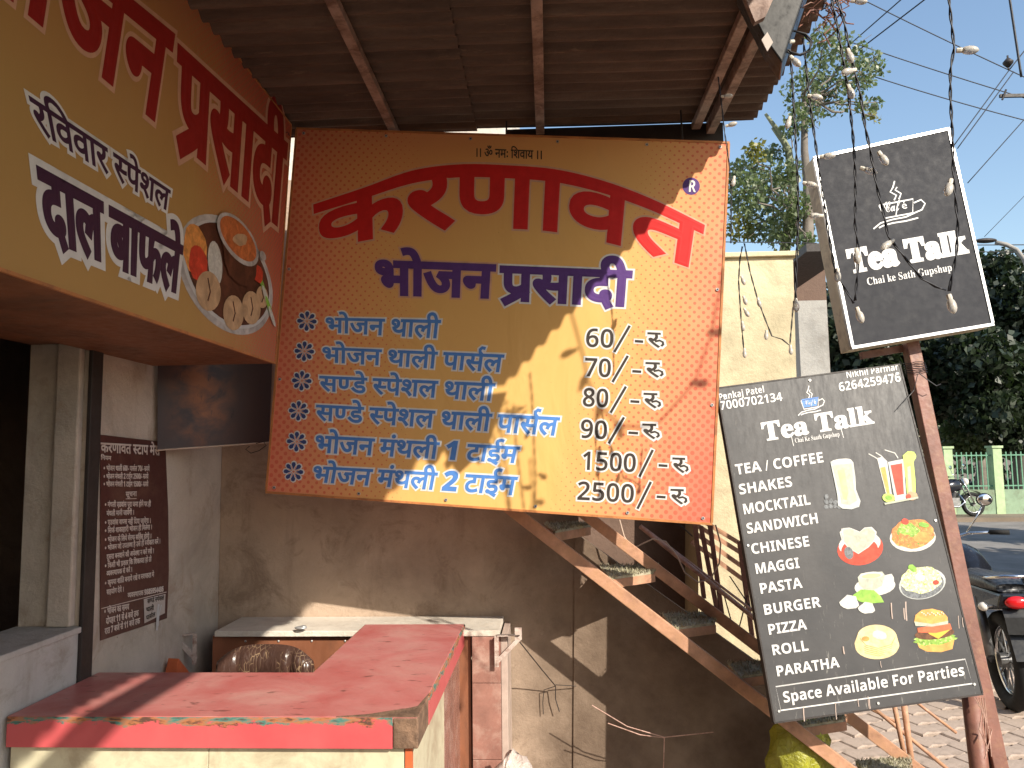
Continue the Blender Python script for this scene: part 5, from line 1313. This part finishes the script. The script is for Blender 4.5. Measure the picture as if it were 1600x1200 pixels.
# ================================================================ MOTORBIKES (built along +Y, tail at the origin side)
def torus(c, R_, r, axis='x', nu=32, nv=10):
    V = []; Fc = []
    for i in range(nu):
        a = 2 * math.pi * i / nu
        for j in range(nv):
            b = 2 * math.pi * j / nv; k = R_ + r * math.cos(b)
            V.append(Vector(c) + Vector((r * math.sin(b) * 1.1, k * math.cos(a), k * math.sin(a))))
    for i in range(nu):
        for j in range(nv): Fc.append((i * nv + j, ((i + 1) % nu) * nv + j, ((i + 1) % nu) * nv + (j + 1) % nv, i * nv + (j + 1) % nv))
    return V, Fc
def motorbike(label):
    t = thing('motorbike', label, 'motorbike', (0, 0, 0), 'motorbikes parked along the street')
    for y in (0.0, 1.27):
        V, Fc = torus((0, y, 0.30), 0.255, 0.047); wh = ob('wheel', V, Fc, M_rubber, t, smooth=True)
        V, Fc = torus((0, y, 0.30), 0.205, 0.013, nu=28, nv=6); ob('rim', V, Fc, M_chrome, wh, smooth=True)
        q = MB(); q.tube([(-0.05, y, 0.30), (0.05, y, 0.30)], 0.045, 12)
        for k in range(10):
            a = k * math.pi / 5; q.tube([(0, y + 0.04 * math.cos(a), 0.30 + 0.04 * math.sin(a)), (0, y + 0.20 * math.cos(a), 0.30 + 0.20 * math.sin(a))], 0.006, 5)
        q.build('spokes', M_engine, wh)
    for s in (-1, 1):
        q = MB(); q.tube([(s * 0.075, 1.27, 0.30), (s * 0.075, 1.10, 0.72), (s * 0.06, 1.03, 0.92)], 0.019, 8); q.build('fork', M_chrome, t, True)
        q = MB(); q.tube([(s * 0.095, 0.02, 0.32), (s * 0.09, 0.17, 0.66)], 0.032, 10); q.build('shock_absorber', M_redlens if False else M_engine, t, True)
        q = MB(); q.beam((s * 0.085, 0.0, 0.30), (s * 0.07, 0.48, 0.36), 0.02, 0.04); q.build('swing_arm', M_black, t)
        q = MB(); q.tube([(s * 0.10, 0.98, 0.98), (s * 0.16, 0.93, 1.09), (s * 0.24, 0.97, 1.20)], 0.006, 6); q.build('mirror_stem', M_chrome, t, True)
        q = MB(); q.ball((s * 0.25, 0.975, 1.235), 0.058, (1, 0.28, 0.85), 16, 10); mr = q.build('mirror', M_black, t, True)
        q = MB(); q.ball((s * 0.25, 0.965, 1.235), 0.050, (1, 0.22, 0.85), 16, 10); q.build('mirror_glass', M_mirror, mr, True)
        q = MB(); q.ball((s * 0.155, -0.17, 0.66), 0.030, (1, 1.1, 0.9), 12, 8); q.tube([(s * 0.06, -0.14, 0.66), (s * 0.14, -0.16, 0.66)], 0.008, 6); q.build('indicator', M_amber, t, True)
        q = MB(); q.tube([(s * 0.16, 0.50, 0.33), (s * 0.28, 0.50, 0.33)], 0.016, 8); q.build('footrest', M_rubber, t, True)
        q = MB(); q.tube([(s * 0.24, 0.90, 1.0), (s * 0.36, 0.86, 1.0)], 0.018, 8); q.build('grip', M_rubber, t, True)
    q = MB(); q.tube([(-0.27, 0.89, 1.0), (-0.12, 0.97, 0.99), (0, 1.0, 0.95), (0.12, 0.97, 0.99), (0.27, 0.89, 1.0)], 0.011, 8); q.build('handlebar', M_chrome, t, True)
    q = MB(); V = []
    prof = [(0.46, .10, .76, .60), (0.56, .14, .88, .58), (0.74, .155, .94, .58), (0.90, .13, .93, .62), (1.0, .06, .86, .68)]
    nn = 14
    for y, hw, zt2, zb2 in prof:
        for j in range(nn):
            a = 2 * math.pi * j / nn; V.append((hw * math.cos(a), y, (zt2 + zb2) / 2 + (zt2 - zb2) / 2 * math.sin(a)))
    Fc = [(i * nn + j, i * nn + (j + 1) % nn, (i + 1) * nn + (j + 1) % nn, (i + 1) * nn + j) for i in range(4) for j in range(nn)] + [tuple(range(nn)), tuple(range(4 * nn + nn - 1, 4 * nn - 1, -1))]
    ob('fuel_tank', V, Fc, M_bikeblue, t, smooth=True)
    prof = [(-0.20, .085, .80, .75), (-0.08, .125, .835, .74), (0.10, .135, .83, .73), (0.30, .125, .80, .71), (0.42, .11, .80, .69), (0.50, .07, .80, .70)]; V = []
    for y, hw, zt2, zb2 in prof:
        for j in range(nn):
            a = 2 * math.pi * j / nn; ca_, sa_ = math.cos(a), math.sin(a)
            V.append((hw * math.copysign(abs(ca_) ** .6, ca_), y, (zt2 + zb2) / 2 + (zt2 - zb2) / 2 * math.copysign(abs(sa_) ** .7, sa_)))
    Fc = [(i * nn + j, i * nn + (j + 1) % nn, (i + 1) * nn + (j + 1) % nn, (i + 1) * nn + j) for i in range(5) for j in range(nn)] + [tuple(range(nn)), tuple(range(5 * nn + nn - 1, 5 * nn - 1, -1))]
    ob('seat', V, Fc, M_seat, t, smooth=True)
    q = MB(); q.prism([Vector((-0.10, -0.24, .66)), Vector((0.10, -0.24, .66)), Vector((0.13, .46, .52)), Vector((-0.13, .46, .52))], [Vector((-0.08, -0.26, .75)), Vector((0.08, -0.26, .75)), Vector((0.12, .46, .72)), Vector((-0.12, .46, .72))]); q.build('side_cover', M_bikeblue, t, bevel=0.015)
    q = MB(); q.ball((0, -0.265, 0.70), 0.055, (1.2, 0.5, 0.7), 14, 8); q.build('tail_light', M_redlens, t, True)
    q = MB(); q.tube([(-0.10, 0.10, .80), (-0.12, -0.22, .84), (-0.06, -0.30, .86), (0.06, -0.30, .86), (0.12, -0.22, .84), (0.10, 0.10, .80)], 0.011, 8); q.build('grab_rail', M_chrome, t, True)
    q = MB(); A = [(-0.07, -0.22, 0.66), (0.07, -0.22, 0.66), (0.06, -0.34, 0.38), (-0.06, -0.34, 0.38)]; q.prism([Vector(p) for p in A], [Vector(p) + Vector((0, -0.006, -0.004)) for p in A]); q.build('mudguard', M_black, t)
    q = MB(); A = [(-0.085, -0.30, 0.62), (0.085, -0.30, 0.62), (0.085, -0.335, 0.53), (-0.085, -0.335, 0.53)]; q.prism([Vector(p) for p in A], [Vector(p) + Vector((0, -0.004, -0.002)) for p in A]); q.build('number_plate', M_rubber, t)
    q = MB(); q.box((-0.12, 0.48, 0.26), (0.12, 0.86, 0.46)); q.tube([(0, 0.74, 0.44), (0, 0.82, 0.62)], 0.085, 14)
    for k in range(6): q.tube([(0, 0.745 + k * .012, 0.46 + k * .026), (0, 0.748 + k * .012, 0.467 + k * .026)], 0.105, 14)
    q.build('engine', M_engine, t, bevel=0.01)
    q = MB(); q.tube([(0.10, 0.86, 0.55), (0.13, 0.98, 0.36), (0.14, 0.80, 0.24), (0.15, 0.30, 0.25), (0.16, -0.22, 0.34)], [0.018, 0.018, 0.020, 0.036, 0.042], 12); q.build('exhaust', M_chrome, t, True)
    q = MB(); q.tube([(0, 1.08, 0.86), (0, 1.18, 0.86)], [0.10, 0.085], 16); q.build('headlight', M_amber, t, True)
    q = MB()
    for k in range(9):
        a0, a1 = math.radians(30 + 15 * k), math.radians(45 + 15 * k)
        A = [Vector((sx * 0.06, 1.27 + 0.335 * math.cos(a), 0.30 + 0.335 * math.sin(a))) for sx, a in ((-1, a0), (1, a0), (1, a1), (-1, a1))]
        q.prism(A, [p + Vector((0, 0.004 * math.cos(a0), 0.004)) for p in A])
    q.build('front_mudguard', M_bikeblue, t)
    q = MB(); q.tube([(-0.10, 0.52, 0.28), (-0.27, 0.46, 0.02)], 0.012, 8); q.build('side_stand', M_black, t, True)
    q = MB(); q.tube([(-0.11, 0.42, 0.30), (-0.11, 0.42, 0.30), (-0.13, 0.36, 0.05)], 0.010, 8); q.build('main_stand', M_black, t, True)
    q = MB(); q.beam((-0.05, 0.1, 0.62), (-0.05, 1.02, 0.70), 0.03, 0.035); q.beam((0.05, 0.1, 0.62), (0.05, 1.02, 0.70), 0.03, 0.035); q.beam((0, 1.02, 0.66), (0, 1.0, 0.92), 0.05, 0.05, (0, 1, 0)); q.beam((0, 0.98, 0.70), (0, 0.86, 0.30), 0.035, 0.035, (0, 1, 0)); q.build('frame', M_black, t)
    return t
bike = motorbike('black motorbike with patterned seat parked close by at the frame edge, tail light towards us')
def copy_tree(o, parent=None):
    c = o.copy(); COL.objects.link(c); c.parent = parent
    for chd in list(o.children): copy_tree(chd, c)
    return c
far = copy_tree(bike); far['label'] = 'small far motorbike parked sideways in front of the green fence'
p = P(1597, 935, 4.85); bike.location = (p.x + 0.05, p.y + 0.26, -0.01); bike.rotation_euler = (0, -0.035, R(-12))
p = PZ(1470, 796, -0.02); fq = P(1495, 790, 19.0); far.location = (fq.x - 0.45, 19.6, -0.02); far.rotation_euler = (0, -0.1, R(-82))

# ================================================================ TREES
def leaves(q, c, rad, n, size, rr, mi=0, sq=(1, 1, 1)):
    for _ in range(n):
        while True:
            v = Vector((rr.uniform(-1, 1), rr.uniform(-1, 1), rr.uniform(-1, 1)))
            if v.length <= 1: break
        p = c + Vector((v.x * rad * sq[0], v.y * rad * sq[1], v.z * rad * sq[2]))
        a = Vector((rr.gauss(0, 1), rr.gauss(0, 1), rr.gauss(0, 1) - 0.6)).normalized(); b = a.orthogonal().normalized()
        b = (Matrix.Rotation(rr.uniform(0, 6.28), 3, a) @ b); L = size * rr.uniform(0.6, 1.3)
        q.V += [p, p + a * L * .45 + b * L * .36, p + a * L, p + a * L * .45 - b * L * .36]; k = len(q.V) - 4
        q.F.append((k, k + 1, k + 2, k + 3)); q.mi.append(mi)
def limb(q, a, b, r0, r1, rr, n=6, wig=0.06):
    L = (b - a).length; pts = []
    for i in range(n + 1):
        t = i / n; p = a + (b - a) * t
        if 0 < i < n: p = p + Vector((rr.uniform(-1, 1), rr.uniform(-1, 1), rr.uniform(-1, 1))) * wig * L
        pts.append(p)
    q.tube(pts, r0, 7, r1=r1); return pts
tr_ = thing('peepal_tree', 'airy grey-green peepal tree with sparse leaves rising beside the canopy corner', 'tree', (3.2, 9, 0))
rr = random.Random(31); DT = 9.5
base = P(1262, 700, DT); base.z = -0.1
q = MB(); root = P(1262, 290, DT)
q.tube([base, P(1264, 480, DT), root, P(1257, 235, DT), P(1257, 155, DT)], [0.12, 0.09, 0.055, 0.045, 0.035], 9); q.build('trunk', M_bark, tr_, True)
q = MB(); q.tube([P(1225, 400, DT + .4), P(1240, 300, DT + .4), P(1232, 235, DT + .4), P(1216, 205, DT + .4), P(1196, 178, DT + .4)], [0.07, 0.06, 0.05, 0.035, 0.02], 8)
q.tube([P(1232, 235, DT + .4), P(1222, 222, DT + .4), P(1206, 200, DT + .4)], [0.03, 0.02, 0.012], 6); q.build('limb', M_barkg, tr_, True)
cl = [(1290, 70, 34), (1330, 85, 32), (1345, 115, 28), (1365, 95, 20), (1285, 115, 38), (1255, 140, 34), (1300, 150, 34), (1350, 165, 17), (1368, 160, 13), (1245, 190, 26), (1262, 175, 24), (1365, 182, 12), (1338, 130, 20), (1375, 110, 12),
      (1180, 260, 30), (1165, 300, 34), (1200, 300, 34), (1230, 270, 24), (1240, 320, 28), (1195, 345, 36), (1160, 350, 30), (1225, 360, 30), (1255, 350, 22), (1180, 235, 18), (1150, 270, 22), (1260, 380, 18), (1210, 240, 18), (1275, 395, 14), (1235, 205, 14)]
limbs = MB(); crown = MB()
for i, (x, y, rpx) in enumerate(cl):
    dd = DT + rr.uniform(-0.8, 0.9); c = P(x, y, dd); rad = rpx / F * dd
    st_ = P(1257, 160, DT) if i < 14 else P(1240, 330, DT + .3)
    pts = limb(limbs, st_, c, 0.018, 0.006, rr, 6, 0.06)
    for k in range(5):
        v = Vector((rr.uniform(-1, 1), rr.uniform(-1, 1), rr.uniform(-1, 1))) * rad; limb(limbs, c, c + v, 0.006, 0.0025, rr, 3, 0.08)
    dens = 0.62 if i < 14 else 1.15
    leaves(crown, c, rad, int(rpx * rpx * 0.36 * dens), 0.062, rr, 1 if rr.random() < 0.10 else 0)
limbs.build('limbs', M_bark, tr_)['kind'] = 'stuff'
crown.build('crown', [M_leaf, M_leafy], tr_)['kind'] = 'stuff'

def big_tree(label, cpx, trunk, d, m, n, size, seed, loc_group=None, name='shade_tree'):
    rr = random.Random(seed); t = thing(name, label, 'tree', (P(trunk[0], 700, d).x, d, 0), 'trees beyond the green fence')
    q = MB(); b = P(trunk[0], 760, d); b.z = -0.1; top = P(trunk[0] + trunk[2], trunk[1], d); q.tube([b, (b + top) / 2 + Vector((0.1, 0, 0)), top], [0.28, 0.2, 0.14], 10); q.build('trunk', M_bark, t, True)
    cr = MB(); lb_ = MB(); tot_ = sum(r * r for *_, r in cpx)
    for x, y, r in cpx:
        dd = d + rr.uniform(-1.2, 1.2); c = P(x, y, dd); limb(lb_, top, c, 0.07, 0.02, rr, 5, 0.05)
        leaves(cr, c, r / F * dd, int(n * r * r / tot_), size, rr, 0, (1, 1.2, 0.9))
    lb_.build('limbs', M_bark, t)['kind'] = 'stuff'; cr.build('crown', m, t)['kind'] = 'stuff'; return t
big_tree('broad dark tree whose crown fills the gap behind the menu board and the lightbox', [(1320, 480, 50), (1290, 520, 40), (1350, 540, 60), (1420, 560, 60), (1400, 620, 60), (1470, 600, 60), (1340, 610, 50), (1440, 520, 50), (1300, 590, 30)], (1380, 560, 0), 24, M_leafd, 15000, 0.24, 41)
big_tree('dark dense tree overhanging the fence at the far edge of the picture', [(1560, 430, 45), (1600, 470, 60), (1580, 520, 60), (1620, 560, 70), (1560, 590, 60), (1520, 560, 60), (1600, 630, 60), (1540, 640, 45), (1650, 450, 60), (1510, 500, 40), (1575, 680, 30)], (1590, 560, 6), 23, M_leafd, 20000, 0.22, 42)
big_tree('paler undergrowth tree behind the green fence, partly sunlit', [(1500, 680, 30), (1530, 690, 28), (1560, 670, 24), (1490, 640, 30), (1590, 690, 26)], (1530, 690, 0), 26, M_leaf, 4500, 0.20, 43)
q = MB(); rr = random.Random(55)
for k in range(60):
    leaves(q, Vector((rr.uniform(2, 40), rr.uniform(33, 42), rr.uniform(0.5, 7.5))), rr.uniform(1.5, 2.6), 260, 0.42, rr)
tag(q.build('far_woods', M_leafd, None), 'dark mass of distant foliage behind the fence', 'woods', kind='stuff')

# ================================================================ OVERHEAD WIRES AND STREET LAMP
def wire(label, a, b, d0, d1, r=0.012, sag=0.0):
    A, B = P(*a, d0), P(*b, d1); q = MB(); pts = []
    for i in range(13):
        t = i / 12; p = A + (B - A) * t; p.z -= sag * 4 * t * (1 - t); pts.append(p)
    q.tube(pts, r, 5); return tag(q.build('overhead_wire', M_wire, None, True), label, 'wire', 'overhead wires crossing the sky')
wire('overhead wire from the canopy corner down across the upper sky', (1290, -30), (1700, 165), 14, 14, 0.010, 0.05)
wire('middle overhead wire crossing behind the top of the lightbox', (1270, 45), (1700, 182), 14, 14, 0.010, 0.05)
wire('lower overhead wire passing just above the lightbox', (1360, 118), (1700, 212), 14, 14, 0.010, 0.05)
wire('steep overhead wire rising from the peepal tree', (1320, 95), (1470, -20), 12, 10, 0.010)
wire('steep overhead wire beside its twin, nearer the canopy', (1318, 78), (1430, -20), 12, 10, 0.009)
wire('twin line climbing from the lightbox corner to the insulator', (1490, 228), (1578, 108), 10, 10, 0.007)
wire('second of the twin lines climbing to the insulator', (1496, 232), (1584, 112), 10, 10, 0.007)
wire('line running up and out of the picture past the insulator', (1578, 108), (1640, 30), 10, 10, 0.008)
wire('lone oblique line to the right of the lightbox', (1512, 286), (1660, 120), 11, 11, 0.007)
wire('faint line low over the far tree', (1538, 370), (1680, 225), 16, 16, 0.006)
wire('horizontal line behind the lamp arm', (1500, 383), (1700, 382), 18, 18, 0.012)
wire('lower horizontal line behind the lamp arm', (1515, 393), (1700, 396), 18, 18, 0.010)
wire('thick dark cable hanging at the top edge beyond the bulbs', (1575, -20), (1596, 120), 5, 5, 0.008, -0.0)
wire('line behind the foliage low on the cream wall side', (1130, 378), (1275, 380), 8, 8, 0.005)
ins = thing('insulator', 'dark disc insulator where several lines meet in the sky', 'insulator', P(1575, 97, 10))
c = P(1575, 97, 10); q = MB(); q.tube([c + Vector((0, 0, -.07)), c + Vector((0, 0, -.02)), c, c + Vector((0, 0, .05))], [0.02, 0.06, 0.065, 0.02], 12); q.build('disc', M_dark, ins, True)
q = MB(); q.tube([c + Vector((0, 0, -.10)), c + Vector((0, 0, .09))], 0.012, 6); q.build('pin', M_dark, ins)
xb_ = thing('cross_arm', 'short dark cross arm end entering at the side of the sky', 'bracket', P(1600, 150, 12))
q = MB(); q.beam(P(1562, 150, 12), P(1680, 148, 12), 0.04, 0.05); q.tube([P(1572, 140, 11.96), P(1566, 156, 11.96)], 0.015, 6); q.build('arm', M_dark, xb_)
lp_ = thing('street_lamp', 'grey street lamp arm curving out from behind the lightbox', 'street lamp', (P(1640, 700, 16).x, 16, 0))
q = MB(); q.tube([P(1556, 379, 16), P(1572, 382, 16), P(1588, 390, 16), P(1600, 405, 16), P(1610, 430, 16), Vector((P(1612, 430, 16).x, 16, -0.1))], 0.045, 10); q.build('pole', M_greyw, lp_, True)
q = MB(); q.ball(P(1540, 376, 16), 0.2, (1.15, 0.45, 0.25), 14, 8); q.build('lamp_head', M_dark, lp_, True)

# ================================================================ BLOCKS AND TREES ADDED TO HOLD OFF SKY LIGHT (out of frame)
q = MB(); q.box((-12, -10, -0.2), (2.5, -6.5, 7.5)); tag(q.build('sky_block_rear', M_wall, None), 'unseen brown building block added behind the viewer to block sky light', 'building')  # added out of view so less sky reaches the stall
for i, (x, y, h, sd) in enumerate(((9.5, 5.2, 8.0, 71), (9.6, 9.0, 8.0, 72), (12.2, 12.6, 7.5, 73))):  # unseen dark trees put in to block the low sky facing the side sign
    rr = random.Random(sd); t = thing('sky_block_tree', ('unseen dense tree added to block sky light, nearest the viewer', 'unseen dense tree added to block sky light, middle one', 'unseen dense tree added to block sky light, furthest one')[i], 'tree', (x, y, 0), 'unseen trees added to block sky light')
    q = MB(); q.tube([(x, y, -0.1), (x + .1, y, 1.6), (x, y + .1, 3)], [0.22, 0.17, 0.13], 9); q.build('trunk', M_bark, t, True)
    q = MB()
    for k in range(16):
        a_ = rr.uniform(0, 6.28); rd = rr.uniform(0, 1.1); leaves(q, Vector((x + rd * math.cos(a_), y + rd * math.sin(a_), rr.uniform(1.5, h - 1))), 1.3, 330, 0.30, rr)
    q.build('crown', M_leafd, t)['kind'] = 'stuff'

q = MB(); q.box((7.6, -6, -0.2), (11, 2.2, 2.7)); tag(q.build('sky_block_side', M_brownwall, None), 'unseen low brown block added beside the pavement to block sky light', 'building')  # added out of view, low enough to pass the sun but block low sky
# eyelets and cord ties along the edges of the price board
def eyelet(bd, u, v, parent):
    p = (bd.bl * (1 - u) + bd.br * u) * (1 - v) + (bd.tl * (1 - u) + bd.tr * u) * v
    q = MB(); q.tube([p + bd.n * 0.0015, p + bd.n * 0.0045], 0.0065, 10); q.tube([p + bd.n * 0.0046, p + bd.n * 0.0052], 0.003, 8, 1); return q.build('eyelet', [M_alu, M_dark], parent)
for u in (0.02, 0.22, 0.42, 0.62, 0.82, 0.98):
    eyelet(mbd, u, 0.985, ms); eyelet(mbd, u, 0.015, ms)
for v in (0.3, 0.6): eyelet(mbd, 0.012, v, ms); eyelet(mbd, 0.988, v, ms)
for u, v in ((0.03, 0.97), (0.97, 0.97), (0.03, 0.03), (0.97, 0.03), (0.5, 0.985), (0.5, 0.015), (0.02, 0.5), (0.98, 0.5)):
    p = (mnu.bl * (1 - u) + mnu.br * u) * (1 - v) + (mnu.tl * (1 - u) + mnu.tr * u) * v
    q = MB(); q.tube([p + mnu.n * 0.001, p + mnu.n * 0.004], 0.005, 8); q.build('screw', M_alu, mt)
